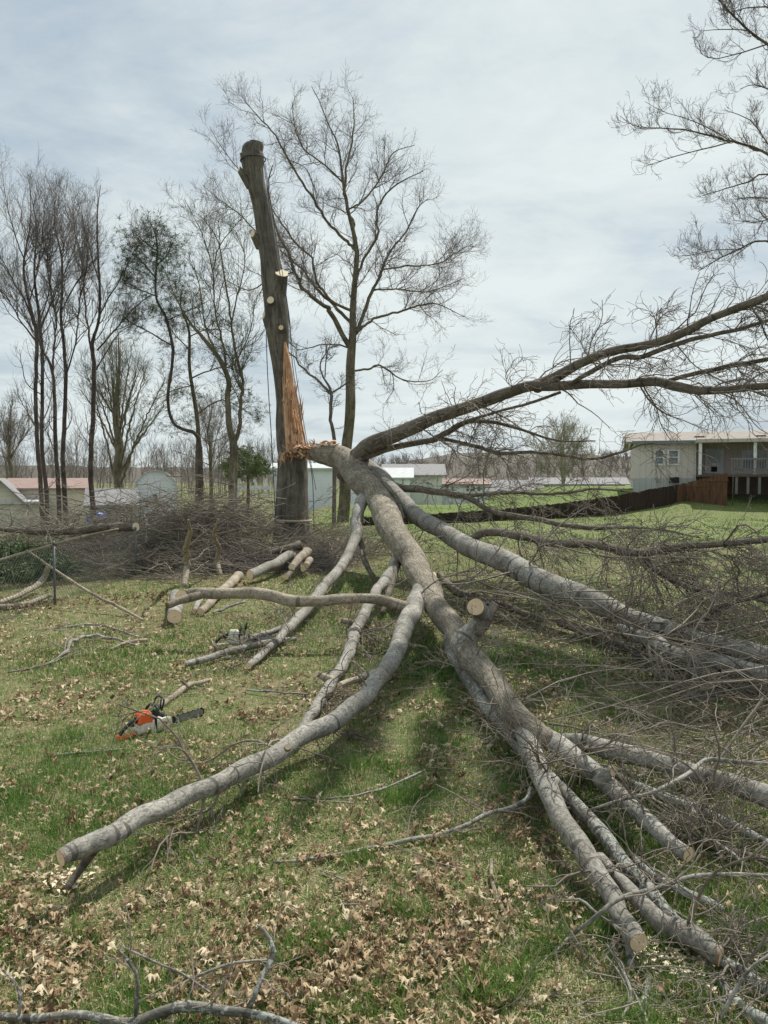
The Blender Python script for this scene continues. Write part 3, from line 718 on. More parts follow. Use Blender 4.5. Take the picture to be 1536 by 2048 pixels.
h.wall(178, 266, 1010, 1055, 3, M['shed_grey']); h.gable(176, 268, 1010, 976, 3, M['roof_grey'], 'x', .2); h.part('gable_end', h.W, M['shed_grey'])
h.window(236, 245, 1032, 1050, 0, fw=.03, dark=M['dark']); h.window(249, 258, 1032, 1046, 0, fw=.03, dark=M['dark'])
h = House('garage', 46.0, 'long cream garage with faded red roof behind the left trunks', 'garage').start(90, 1050)
h.wall(17, 176, 976, 1052, 7, M['sid_cream']); h.gable(17, 178, 976, 956, 7, M['roof_red'], 'x', .3); h.part('gable_end', h.W, M['sid_cream'])
h.wall(-40, 96, 1004, 1056, 4, M['sid_cream'], 'lean_to', dy=-4.1)
G = Geo(); G.box((h.X(28), 41.9+2, h.Zp(1001)), (h.X(100)-h.X(-42), 4.4, .14)); h.part('lean_to_roof', G, M['roof_pale'])
h.gable(-40, 60, 1002, 956, 4, M['roof_grey'], 'y', .3, nm='front_roof', dy=-4.1); h.part('front_gable', h.W, M['sid_cream'])
G = Geo(); G.tubes([catmull([atd(180,1052,30), atd(186,1040,30), atd(196,1037,30.1), atd(205,1042,30.3), atd(209,1052,30.4)], 14)], [np.array([.02,.12,.2,.24,.27,.28,.28,.28,.27,.26,.22,.18,.1,.02])], 16, lump=.08)
tag(G.build('tarp', plain('blue_tarp', (.02,.09,.42), .45)), 'bright blue tarp bundle on the ground by the grey shed', 'tarp')

for h in HOUSES: h.root.rotation_euler.z = -h.a*.92
# board fence
def board_fence():
    root = empty('board_fence', FP[0]); tag(root, 'brown weathered board fence running down between the two lawns', 'fence')
    root.location.z = float(H(FP[0][0], FP[0][1]))
    def fb(nt, b):
        c = ramp(nt, nz(nt, objc(nt), 9, 5, .65, 1, (1,1,.12)), [(.3, (.055,.03,.02)), (.7, (.16,.085,.048))]); nt.links.new(c, b.inputs['Base Color'])
    mb = mat('fence_board', fb)
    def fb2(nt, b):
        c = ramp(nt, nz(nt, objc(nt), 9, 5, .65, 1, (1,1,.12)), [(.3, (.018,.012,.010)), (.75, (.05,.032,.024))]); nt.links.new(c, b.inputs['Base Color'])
    mb2 = mat('dark_fence_board', fb2)  # much darker copy of the board colour, for the longer run
    g = np.random.default_rng(4)
    boards = []
    for (p, q) in zip(FP[:-1], FP[1:]):
        L = math.hypot(q[0]-p[0], q[1]-p[1]); n = max(1, int(L/.155)); ang = math.atan2(q[1]-p[1], q[0]-p[0])
        for k in range(n):
            f = (k+.5)/n; c = p*(1-f)+q*f; boards.append((c, ang, L/n))
    G = [Geo(), Geo()]
    for i_, (c, ang, w) in enumerate(boards):
        gnd = float(H(c[0], c[1])); top = c[2]+g.normal(0, .012); bot = min(gnd-.3, top-.5)
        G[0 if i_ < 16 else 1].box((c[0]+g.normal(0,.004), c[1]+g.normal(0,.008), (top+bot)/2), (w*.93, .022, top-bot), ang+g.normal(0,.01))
    G[0].build('boards', mb, root, False); G[1].build('boards', mb2, root, False)['label'] = 'near-black run of boards'
    for k in range(0, len(boards), 15):
        c, ang, w = boards[k]; P_ = Geo(); top = c[2]-.06; P_.box((c[0], c[1]+.075, top-.7), (.1,.1,1.4), ang); P_.build('post', mb, root, False)
    R_ = Geo()
    for dz in (.25,):
        pts = np.array([[p[0], p[1]-.035, p[2]-dz] for p in FP[:3]]); 
        for a, b in zip(pts[:-1], pts[1:]):
            mlen = np.linalg.norm(b-a); R_.box((a+b)/2, (mlen, .04, .09), math.atan2(b[1]-a[1], b[0]-a[0]))
    R_.build('rail', mb, root, False)
board_fence()

def chain_fence(name, pts, hgt, label, rail_top, mesh_d=.075, wire=.0018):
    root = empty(name, (pts[0][0], pts[0][1], float(H(pts[0][0], pts[0][1])))); tag(root, label, 'fence', 'chain link fences')
    for p in pts:
        z = float(H(p[0], p[1])); G = Geo(); G.tubes([[[p[0],p[1],z-.2],[p[0],p[1],z+hgt]],], [[.016,.016]], 10, True); G.tubes([[[p[0],p[1],z+hgt],[p[0],p[1],z+hgt+.03],[p[0],p[1],z+hgt+.05]]], [[.027,.025,.01]], 10, True)
        G.build('post', M['galv'], root)
    G = Geo(); W = Geo()
    for a, b in zip(pts[:-1], pts[1:]):
        a3 = np.array([a[0], a[1], float(H(*a))]); b3 = np.array([b[0], b[1], float(H(*b))]); L = np.linalg.norm(b3-a3)
        if rail_top: G.tubes([[a3+[0,0,hgt-.03], b3+[0,0,hgt-.03]]], [[.02,.02]], 8)
        n = int(L/mesh_d); hh = hgt-.06
        s0 = np.arange(-int(hh/mesh_d)-1, n+1)*mesh_d; lines = []
        for s in s0:
            for sg in (1, -1):
                p0, p1 = (s, .03), (s+hh, .03+hh)
                lo, hi = max(0, -s), min(hh, L-s)
                if hi-lo < .02: continue
                def pt(t):
                    u = s+t; z = .03+(t if sg == 1 else hh-t); q = a3+(b3-a3)*(u/L); return q+np.array([0, 0, z])
                lines.append([pt(lo), pt(hi)])
        P = np.array(lines); W.tubes(P, np.full(P.shape[:2], wire), 3)
    if rail_top: G.build('top_rail', M['galv'], root)
    W.build('wire_mesh', M['galv'], root)
pA, pB = ath(110,1211), ath(272,1150); 
pC = ath(415,1108); e0 = pA+(pA-pB)*.62
chain_fence('chain_link_fence', [(e0[0],e0[1]), (pA[0],pA[1]), (pB[0],pB[1]), (pC[0],pC[1])], .86, 'low sagging chain link fence at the left edge of the yard', False)
# its far run with a pale top rail
q0, q1 = atd(262, 1053, 22), atd(420, 1022, 25.0)
def far_rail():
    root = empty('chain_link_fence', (q0[0], q0[1], float(H(q0[0], q0[1])))); tag(root, 'pale pipe rail of the fence running behind the brush pile', 'fence', 'chain link fences')
    G = Geo(); G.tubes([[q0, q1]], [[.03,.03]], 8); G.build('top_rail', M['white'], root)
    for f in (.02, .5, .98):
        p = q0*(1-f)+q1*f; G = Geo(); G.tubes([[[p[0],p[1],float(H(p[0],p[1]))-.2], p]], [[.03,.03]], 8); G.build('post', M['galv'], root)
far_rail()
r0 = (FP[0][0]+.25, 36.0); r1 = (r0[0]+6, 35.2); r2 = (r1[0]+6, 34.6)
chain_fence('chain_link_fence', [r0, r1, r2], 1.85, 'tall chain link fence with pipe rail continuing right from the board fence', True, .16, .003)

# ------------------------------------------------------------------ standing trees
def make_tree(name, label, lines, depth, sizes, counts, mt, mtw, group=None, seed=1, bias=(0,0,.10), minr=.004, cat='tree', stemn=1, extra=None, angs=((42,12),(42,14),(40,16)), wob=(.20,.26,.30), trunk_h=None, dj=.9, zmin=None, thin=.85):
    """lines: list of px polylines [(px,py,w)...]; the first is the trunk. Limb tips drift in depth so that the crown has volume"""
    g = np.random.default_rng(seed)
    tr = lines[0]; P0, R0 = pxline([(a, b, 'd', depth, w*thin) for a, b, w in tr])
    gz = float(H(P0[0][0], depth)); P0[0][2] = min(P0[0][2], gz-.15)
    root = empty(name, (P0[0][0], depth, gz)); tag(root, label, cat, group)
    G = Geo(); Pd, Rd = densify(P0, R0, .25, .12, seed)
    sw = np.linspace(0, 1, len(Pd)); Pd[:,0] += .10*np.sin(sw*17+seed)*sw; G.tubes(Pd, Rd, 14, lump=.018, seed=seed)
    G.build('trunk', mt, root)
    prim = [(Pd, Rd)]; Gl = Geo()
    for k, l in enumerate(lines[1:]):
        pts = [(a, b, 'd', depth, w*thin) for a, b, w in l]; P, R = pxline(pts)
        L = np.linalg.norm(P[-1]-P[0]); off = g.uniform(-dj, dj)*L*.55 if len(lines) > 3 else 0
        s = np.linspace(0, 1, len(P)); P[:,1] += off*s; P[:,0] *= (P[:,1]/depth); P[:,2] = EYE+(P[:,2]-EYE)*(P[:,1]/depth)
        Pd_, Rd_ = densify(P, R, .22, .5, seed+k); Gl.tubes(Pd_, Rd_, 8, lump=.03, seed=seed+k); prim.append((Pd_, Rd_))
    cr = Gl.build('limbs', mt, root) if len(lines) > 1 else None
    PP, RR = stack_lines(prim, 20)
    wt = np.ones(len(PP)); wt[0] = .45
    Gt = Geo(); cur = (PP, RR); w_ = wt; tr_ = (.22, .98)
    for lv, (sz, n) in enumerate(zip(sizes, counts)):
        q, r = grow(cur[0], cur[1], n, sz, (9,7,5)[min(lv,2)], angs[min(lv,2)], wob[min(lv,2)], bias, tr_, .62, .0115, .35, .5, seed=seed+10+lv, wt=w_, zmin=zmin)
        r = np.maximum(r, minr*(1.6 if lv == 0 else 1.15 if lv == 1 else 1)); Gt.tubes(q, r, 5 if lv == 0 else 3)
        cur = (q, r); w_ = None; tr_ = (.12, 1.0)
        if lv == 0: first = (q, r)
    c = Gt.build('twigs', mtw, root); c['kind'] = 'stuff'
    return root, cur, first

center = [
 [(686,1046,30),(689,980,27),(693,900,25),(702,780,23),(704,700,20),(706,620,15),(710,530,12),(711,490,11),(700,430,8),(690,370,6.5),(682,330,5),(672,290,4),(655,250,3),(640,200,2),(628,172,1.2)],
 [(711,490,9),(706,450,8),(691,400,7),(692,340,5.5),(703,290,4.5),(708,240,3),(706,195,1.6)],
 [(703,705,12),(692,680,12),(662,627,11),(655,616,10),(619,590,8.5),(602,568,7.5),(590,543,7),(571,495,6),(553,459,5),(542,412,4),(536,370,3),(545,330,2)],
 [(704,648,8),(673,616,8),(633,576,6.5),(608,543,5),(579,517,4),(560,500,3)],
 [(702,621,7),(662,601,6.5),(633,561,5.5),(624,517,5),(597,492,4.5),(564,448,4),(539,412,3),(520,395,1.5)],
 [(710,500,7),(692,481,7),(655,444,6.5),(626,397,5.5),(590,342,5),(549,269,3.5),(520,237,2.6),(487,200,1.3)],
 [(712,665,9),(728,627,8.5),(746,579,7.5),(765,539,6),(783,499,5),(812,463,4),(837,415,3),(856,397,1.8)],
 [(712,668,7),(730,650,6.5),(757,634,6),(801,623,5),(834,612,4.2),(874,608,3),(929,634,1.4)],
 [(711,560,7),(717,546,6.5),(728,517,6),(754,473,5.5),(754,426,4.5),(768,393,4),(801,364,3),(847,342,1.4)],
 [(765,539,4),(816,532,4),(874,528,3),(910,506,2),(943,488,1.2)],
 [(698,418,4),(728,400,4),(765,350,3.4),(786,306,2.4),(830,290,1.2)],
 [(706,742,5),(735,738,5),(765,732,4.5),(801,758,3.5),(856,762,2),(885,740,1.2)],
 [(748,579,4),(801,579,3.6),(856,583,2.6),(929,557,1.2)],
 [(704,700,4),(680,690,4),(640,690,3),(600,700,2),(585,690,1.5)],
 [(690,370,4),(650,330,3.5),(610,300,2.5),(590,255,2),(585,205,1.2)],
 [(591,543,4),(540,560,3.5),(500,580,2.5),(460,565,1.8),(430,540,1.2)],
 [(571,495,3.5),(530,480,3),(480,430,2.5),(440,400,1.8),(405,370,1.2)],
 [(542,412,3),(505,370,2.6),(470,330,2),(440,290,1.5),(420,255,1.1)],
]
make_tree('bare_tree', 'tall bare tree with branching crown standing right behind the broken trunk', center, 30.0, (1.9,.95,.48), (330,2800,13000), M['tree'], M['twig_far'], seed=101, minr=.0030, bias=(0,0,.09))
make_tree('bare_tree', 'slim forked bare tree between the broken trunk and the tall tree', [
 [(668,1040,10),(668,890,9),(663,840,8),(660,788,7.5),(650,755,4),(640,720,3),(655,700,2)],
 [(660,788,6),(640,765,5.5),(610,740,4.5),(580,705,3.5),(560,690,2)], [(660,788,4.5),(680,775,4),(700,762,3)], [(650,755,3),(655,700,2.6),(680,690,2)]],
 27.0, (.9,.5,.3), (40,160,360), M['dark_limb'], M['twig_far'], seed=131, minr=.005, bias=(0,0,.07))

redg = 'slender dark-trunked trees at the left edge'
lt = [
 ('twin dark trunk at far left, left stem of the pair', [[(88,1060,14),(80,960,13),(76,900,12),(73,788,11),(70,675,10),(63,619,9),(50,528,6),(55,450,3.5),(62,365,1.5)], [(67,650,6),(50,600,5),(25,560,3.5),(5,520,2),(-20,490,1)], [(60,600,4),(75,540,4),(85,470,3),(90,390,1.2)], [(52,528,4),(30,470,3),(12,400,2),(5,345,1)], [(70,680,5),(40,640,4),(10,590,3),(-30,560,1.5)]]),
 ('dark straight stem leaning right beside the twin trunk', [[(96,1060,14),(92,980,12),(86,900,11),(83,756,10),(78,625,8),(71,528,6),(68,450,4),(66,380,1.5)], [(80,660,5),(105,600,4),(140,520,2.6),(160,450,1.3)], [(72,540,4),(95,480,3),(110,400,1.4)]]),
 ('dark trunk third from the left, forking low', [[(118,1058,14),(117,980,13),(113,900,12),(108,800,10),(100,730,8),(84,690,6),(78,640,4),(100,560,3),(96,480,1.6)], [(108,790,7),(106,720,6),(112,640,5),(98,560,4),(96,500,3),(120,400,1.3)], [(84,690,4),(60,650,3),(30,600,2),(5,580,1)]]),
 ('dark trunk with a straight crown between its neighbours', [[(133,1058,15),(128,960,14),(127,900,13),(129,788,11),(129,690,9),(124,625,7.5),(120,528,6),(114,463,4),(115,395,1.5)], [(129,760,5),(150,690,4.5),(160,600,4),(175,520,3),(165,430,1.5)], [(124,620,4),(150,570,4),(165,540,3),(150,470,2),(145,400,1)]]),
 ('dark trunk in front of the grey shed', [[(190,1066,16),(184,980,15),(182,900,14),(187,756,12),(187,690,11),(195,651,8),(196,577,7),(199,463,5),(200,370,1.5)], [(185,720,7),(178,670,6),(168,590,5),(165,520,3.5),(140,440,2),(120,400,1)], [(195,640,5),(215,600,4),(240,560,3),(270,500,2),(300,470,1)], [(195,700,5),(230,660,4),(265,620,3),(300,590,1.5)], [(192,740,4),(215,700,3.4),(240,665,2.5),(280,640,1.2)], [(197,560,4),(180,500,3),(165,440,1.5)]]),
]
for k, (lb, ln) in enumerate(lt):
    make_tree('bare_tree', lb, ln, 24.0+k*.6, (1.8,.95,.48), (90,600,1900), M['redtree'], M['twig_far'], redg, 150+k*7, (0,0,.18), .0022, thin=.68, angs=((34,10),(36,12),(36,14)))
# round-crowned pale tree with many ascending branches
def fan_tree(name, label, px, py, w, d, top, spread, n, seed, mt, mtw, cat='tree', lo=.05, L3=.6, group=None, kt=.5):
    g = np.random.default_rng(seed); c = (px, py)
    lines = [[(px, py, w), (px+2, py-(py-top)*.25, w*.8), (px-3, py-(py-top)*.55, w*.5), (px+3, top, 1.2)]]
    for k in range(n):
        s = (k+.5)/n*2-1; s += g.normal(0,.1); yb = py-(py-top)*g.uniform(lo, kt); l = g.uniform(.75,1.1)
        ex = px+spread*s*l; ey = top+(py-top)*(.05+.42*abs(s)**1.6)*g.uniform(.8,1.3)
        lines.append([(px, yb, w*.24), (px+(ex-px)*.35, yb-(yb-ey)*.42, w*.17), (px+(ex-px)*.7, yb-(yb-ey)*.75, w*.10), (ex, ey, 1.2)])
    return make_tree(name, label, lines, d, (1.6*L3,.9*L3,.5*L3), (n*14, n*70, n*220), mt, mtw, group, seed, (0,0,.12), .00011*d, cat, dj=1.3, angs=((28,9),(30,10),(32,12)))
fan_tree('bare_tree', 'round-crowned bare tree with many ascending branches beyond the sheds', 236, 1010, 26, 44, 660, 110, 15, 201, M['tree'], M['twig_olive'], L3=1.3)
fan_tree('bare_tree', 'pale rounded bare tree standing on the lawn beyond the board fence', 1125, 985, 9, 66, 838, 70, 16, 211, M['farg'], M['farg'], L3=1.0, kt=.3)
fan_tree('bare_tree', 'bare tree at the left edge behind the garage', 20, 990, 12, 60, 800, 60, 9, 217, M['tree'], M['farw'], L3=1.2)
fan_tree('bare_tree', 'small bare tree seen behind the pine trunks', 420, 960, 10, 60, 800, 70, 9, 219, M['tree'], M['farw'], L3=1.2)

def needles(root, pts, n, L, seed, mtl, spread=.25, w=.012, part='foliage'):
    """sprays of long soft needles round the given points"""
    g = np.random.default_rng(seed); pts = np.asarray(pts).reshape(-1,3)
    c = pts[g.integers(0, len(pts), n)]+g.normal(0, spread, (n,3))
    m = 10
    d = unit(g.normal(0,1,(n,3))*[1,1,.7]+[0,0,.25]); 
    dd = unit(d[:,None,:]*.9+g.normal(0,.75,(n,m,3))); ll = L*g.uniform(.6,1.2,(n,m,1))
    s = unit(np.cross(dd, g.normal(0,1,(n,m,3))))*w/2
    b = np.repeat(c[:,None,:], m, 1)+g.normal(0,.02,(n,m,3))
    V = np.stack([b-s, b+s, b+dd*ll], 2).reshape(-1,3); T = np.arange(len(V)).reshape(-1,3)
    G = Geo(); G.add(V, None, T); o = G.build(part, mtl, root, False); return o
def needmat(name, a, b_):
    def f(nt, b): nt.links.new(ramp(nt, nz(nt, objc(nt), 1.2, 4), [(.3, a), (.7, b_)]), b.inputs['Base Color'])
    return mat(name, f)
M['pine'] = needmat('pine_needles', (.085,.12,.07), (.14,.18,.11))
M['pine2'] = needmat('thin_pine_needles', (.06,.075,.035), (.11,.12,.06))
rt, cur, first = make_tree('pine_tree', 'crooked pine with a curved lower trunk and dark needle tuft on top', [
 [(402,1040,15),(401,940,14),(398,890,13),(388,866,10),(352,850,8),(337,805,8),(341,740,8),(342,690,8),(332,632,7),(316,593,6),(313,528,5),(308,480,4),(300,445,2)],
 [(313,560,4),(290,530,3.5),(265,505,2)], [(313,530,4),(335,510,3),(345,485,2)], [(316,593,4),(280,580,3),(250,560,1.6)], [(342,690,4),(300,665,3.4),(255,640,2.5),(240,620,1.2)], [(335,640,3),(380,620,2.4),(420,600,1.3)],
 [(310,500,3),(285,480,2.4),(270,465,1.6)]], 26.0, (.9,.4,.25), (70,220,300), M['redtree'], M['twig_far'], seed=231, minr=.003, thin=.75)
tuft = [atd(*p) for p in ((275,530,26),(250,545,26),(320,570,26),(345,545,26.3),(360,590,26),(255,580,26),(335,620,26),(300,600,25.8),(300,455,26),(285,490,26.2),(265,510,26),(300,520,25.8),(325,500,26),(340,490,26.2),(262,480,25.8),(280,540,26),(310,550,26),(330,530,25.9),(292,470,26.2),(318,475,26))]
o = needles(rt, tuft, 900, .27, 5, M['pine'], .30); o['label'] = 'dark green needle tuft at the top'
lowp = cur[0][:, -1]; needles(rt, lowp, 700, .26, 6, M['pine2'], .16, .010)
rt, cur, first = make_tree('pine_tree', 'thin olive pine with wispy needles right of the crooked pine', [
 [(396,1045,12),(396,950,11),(394,854,10),(384,756,8),(376,675,6),(368,625,4),(362,580,2)],
 [(384,756,4),(420,740,3),(455,735,2),(470,745,1.2)], [(380,700,3),(350,670,2.4),(330,640,1.4)], [(392,830,4),(440,800,3),(480,815,2),(505,830,1.2)], [(386,770,3),(350,780,2.4),(310,800,1.3)], [(376,675,3),(410,660,2.4),(450,660,1.3)]],
 27.0, (1.1,.5,.28), (80,260,500), M['tree'], M['twig_olive'], seed=241, minr=.003)
needles(rt, cur[0][:,-1], 800, .24, 7, M['pine2'], .15, .010)
make_tree('bare_tree', 'mossy bare tree with its stem forked into a U left of the broken trunk', [
 [(466,1040,22),(466,950,20),(467,890,19),(462,860,15),(455,800,13),(453,756,12),(433,707,11),(405,670,8),(375,642,5),(350,600,3),(335,540,1.5)],
 [(468,888,12),(478,860,9),(482,800,8),(485,756,7),(470,700,6),(462,640,5),(450,560,4),(435,480,2.6),(400,430,1.3)], [(453,756,6),(448,700,5),(430,620,4),(425,540,3),(405,470,2),(370,400,1.2)],
 [(485,756,4),(470,730,4),(490,690,3),(505,640,2),(510,600,1.2)], [(462,650,4),(475,590,3),(490,520,2),(470,460,1.2)], [(425,545,3),(440,490,2.5),(480,440,1.5),(495,410,1.1)], [(433,707,4),(410,650,3.5),(400,580,2.5),(385,520,1.4)]],
 25.0, (1.7,.85,.42), (140,900,3200), M['tree'], M['twig_olive'], seed=251, minr=.0028, bias=(0,0,.12))
# cedar bush
def bush(name, label, px, py, d, rx, rz, n, seed, mtl):
    g = np.random.default_rng(seed); c = atd(px, py, d); gz = float(H(c[0], d)); root = empty(name, (c[0], d, gz)); tag(root, label, 'bush')
    G = Geo(); G.tubes([[[c[0],d,gz-.1],[c[0]+.05,d,gz+(c[2]-gz)*.6],[c[0],d,c[2]]]], [[.1,.07,.03]], 8)
    G.build('stem', M['redtree'], root)
    p = unit(g.normal(0,1,(260,3)))*g.uniform(.55,1,(260,1))**.5*[rx,rx,rz]*(1+.22*np.sin(np.arange(260)*1.7))[:,None]; p[:,:2] *= (1.05-.45*p[:,2:3]/rz); p = p+c
    needles(root, p, n, .28, seed, mtl, .14, .03)
bush('cedar_bush', 'rounded dark green cedar left of the broken trunk', 494, 930, 34, .95, .65, 520, 261, needmat('cedar_foliage', (.11,.14,.065), (.19,.22,.11)))
bush('ivy_bush', 'low green bush behind the chain link fence', 40, 1150, 13.2, .8, .34, 700, 262, needmat('ivy_foliage', (.07,.10,.05), (.13,.17,.08)))
bush('bush', 'small green shrub by the middle of the chain link fence', 225, 1085, 18.5, .55, .25, 500, 263, needmat('shrub_foliage', (.06,.10,.03), (.12,.16,.05)))

# overhanging tree at the right edge, trunk outside the frame
D = 11.5
make_tree('bare_tree', 'bare tree outside the right edge whose twiggy boughs hang into the sky', [
 [(1830,1120,60),(1810,900,50),(1790,600,42),(1780,300,34),(1760,0,26),(1740,-200,18)],
 [(1785,430,14),(1660,360,11),(1560,322,8),(1507,294,7),(1463,283,6),(1415,270,5),(1367,259,4),(1310,256,3),(1270,252,2.2),(1240,232,1.4)],
 [(1463,283,4),(1415,297,3.4),(1380,305,3),(1336,317,2.4),(1288,333,1.3)], [(1463,283,3),(1430,262,3),(1380,240,2.2),(1330,225,1.6),(1290,203,1.2)],
 [(1775,200,12),(1650,150,9),(1560,105,7.5),(1498,62,6),(1472,35,5),(1437,0,4),(1415,-30,2)], [(1536,88,4),(1500,100,3.4),(1463,111,3),(1425,118,2),(1399,105,1.3)], [(1498,62,3),(1450,58,2.4),(1405,62,1.4)],
 [(1785,470,9),(1650,390,7),(1536,349,5),(1494,365,4),(1450,378,3),(1405,392,1.5)], [(1785,640,11),(1650,540,8),(1536,483,5.5),(1479,498,4.5),(1431,521,3.2),(1396,543,2)], [(1479,498,3),(1430,500,2.4),(1385,510,1.8),(1345,512,1.2)],
 [(1785,520,8),(1640,430,6),(1560,400,4.5),(1500,395,3),(1470,400,1.6)], [(1770,120,8),(1640,60,6),(1560,20,5),(1500,15,3),(1440,30,1.6)], [(1785,560,7),(1640,480,5.5),(1560,440,4),(1510,445,2.6),(1465,440,1.3)], [(1560,322,4),(1530,280,3.5),(1500,240,2.6),(1450,220,1.4)],
 [(1780,330,7),(1640,230,5.5),(1560,190,4),(1510,170,2.6),(1480,178,1.3)]],
 D, (.55,.28,.15), (330,1700,5200), M['tree'], M['twig_far'], seed=271, minr=.0016, bias=(0,0,.14), dj=.35, thin=.7, angs=((40,12),(42,12),(40,14)))

def boughs():  # added unseen limbs, aimed along the sun to cast shadow bands on the lawn
    r = [o for o in bpy.data.objects if o.name.startswith('bare_tree') and o.get('label','').startswith('bare tree outside')][0]
    S = np.array(sd); G = Geo(); lines = []
    def up(px, py, z): q = ath(px, py, 0); return q+S*(z/S[2])
    top = atd(1775, 60, D)
    for (a, b, w) in (((780,1395),(575,1665),.16), ((885,1440),(822,1660),.14), ((1000,1500),(1010,1700),.09)):
        zt = 13.8; p0, p1 = up(*a, zt), up(*b, zt-.3); pre = p0+(p0-p1)*.9+np.array([.5,.3,.2])
        P = np.array([top, (top+pre)/2+[0,0,1.2], pre, p0, (p0+p1)/2+[.05,0,.1], p1]); R = np.array([.2,.18,.15,w,w*.8,w*.35])
        Pd, Rd = densify(P, R, .25, .4, int(w*100)); G.tubes(Pd, Rd, 10, lump=.03, seed=3); lines.append((Pd, Rd))
    G.build('limbs', M['dark_limb'], r)
boughs()  # added unseen limbs that cast the shadow bands
# ------------------------------------------------------------------ the broken trunk
def dome(P, R, start=True, end=True):
    """round off open tube ends"""
    k = np.array([0, .35, .7, .93]); f = np.sqrt(1-(1-k)**2)
    if start:
        t = unit(P[0]-P[1]); r = R[0]; P = np.vstack([P[0]+t*r*(1-k)[:,None]*.9, P]); R = np.concatenate([r*np.maximum(f,.02), R])
    if end:
        t = unit(P[-1]-P[-2]); r = R[-1]; P = np.vstack([P, (P[-1]+t*r*(1-k)[:,None]*.9)[::-1]]); R = np.concatenate([R, (r*np.maximum(f,.02))[::-1]])
    return P, R
def trim(G, c, T, n, S, R, tail=2.2):
    """slice the end of the last tube along the plane (c, n) and return the rim"""
    V = G.V[-1]; n = unit(np.asarray(n, float)); T = unit(T)
    if n@T < .45: n = unit(n+T*(.45-n@T+.25))
    d = (V-c)@n; near = np.linalg.norm(V-c, axis=1) < R*tail
    m = (d > 0) & near; V[m] -= T*(d[m]/(n@T))[:,None]
    rim = V[-S:]; d = (rim-c)@n; rim -= T*(d/(n@T))[:,None]; V[-S:] = rim
    return rim.copy(), n
def rimface(rim, c, n, matl, parent, th=.003, world=True):
    """sawn face filling a rim, its bark ring standing a hair proud"""
    S = len(rim); c = rim.mean(0); V = [c+n*th]; B = [(.05,.02,0)]; a = np.arange(S)*2*math.pi/S
    for f, dz in ((.3,th),(.65,th),(.985,th),(.985,-th*3)):
        for k in range(S): V.append(c+(rim[k]-c)*f+n*dz); B.append((f*math.cos(a[k])+.05*(1-f), f*math.sin(a[k]), 0))
    T = [(0, 1+k, 1+(k+1)%S) for k in range(S)]; Q = [(1+r*S+k, 1+(r+1)*S+k, 1+(r+1)*S+(k+1)%S, 1+r*S+(k+1)%S) for r in range(3) for k in range(S)]
    return mkmesh('cut_face', np.array(V), Q, T, matl, parent, False, {'bc': np.array(B)}, world)
DT = 17.7
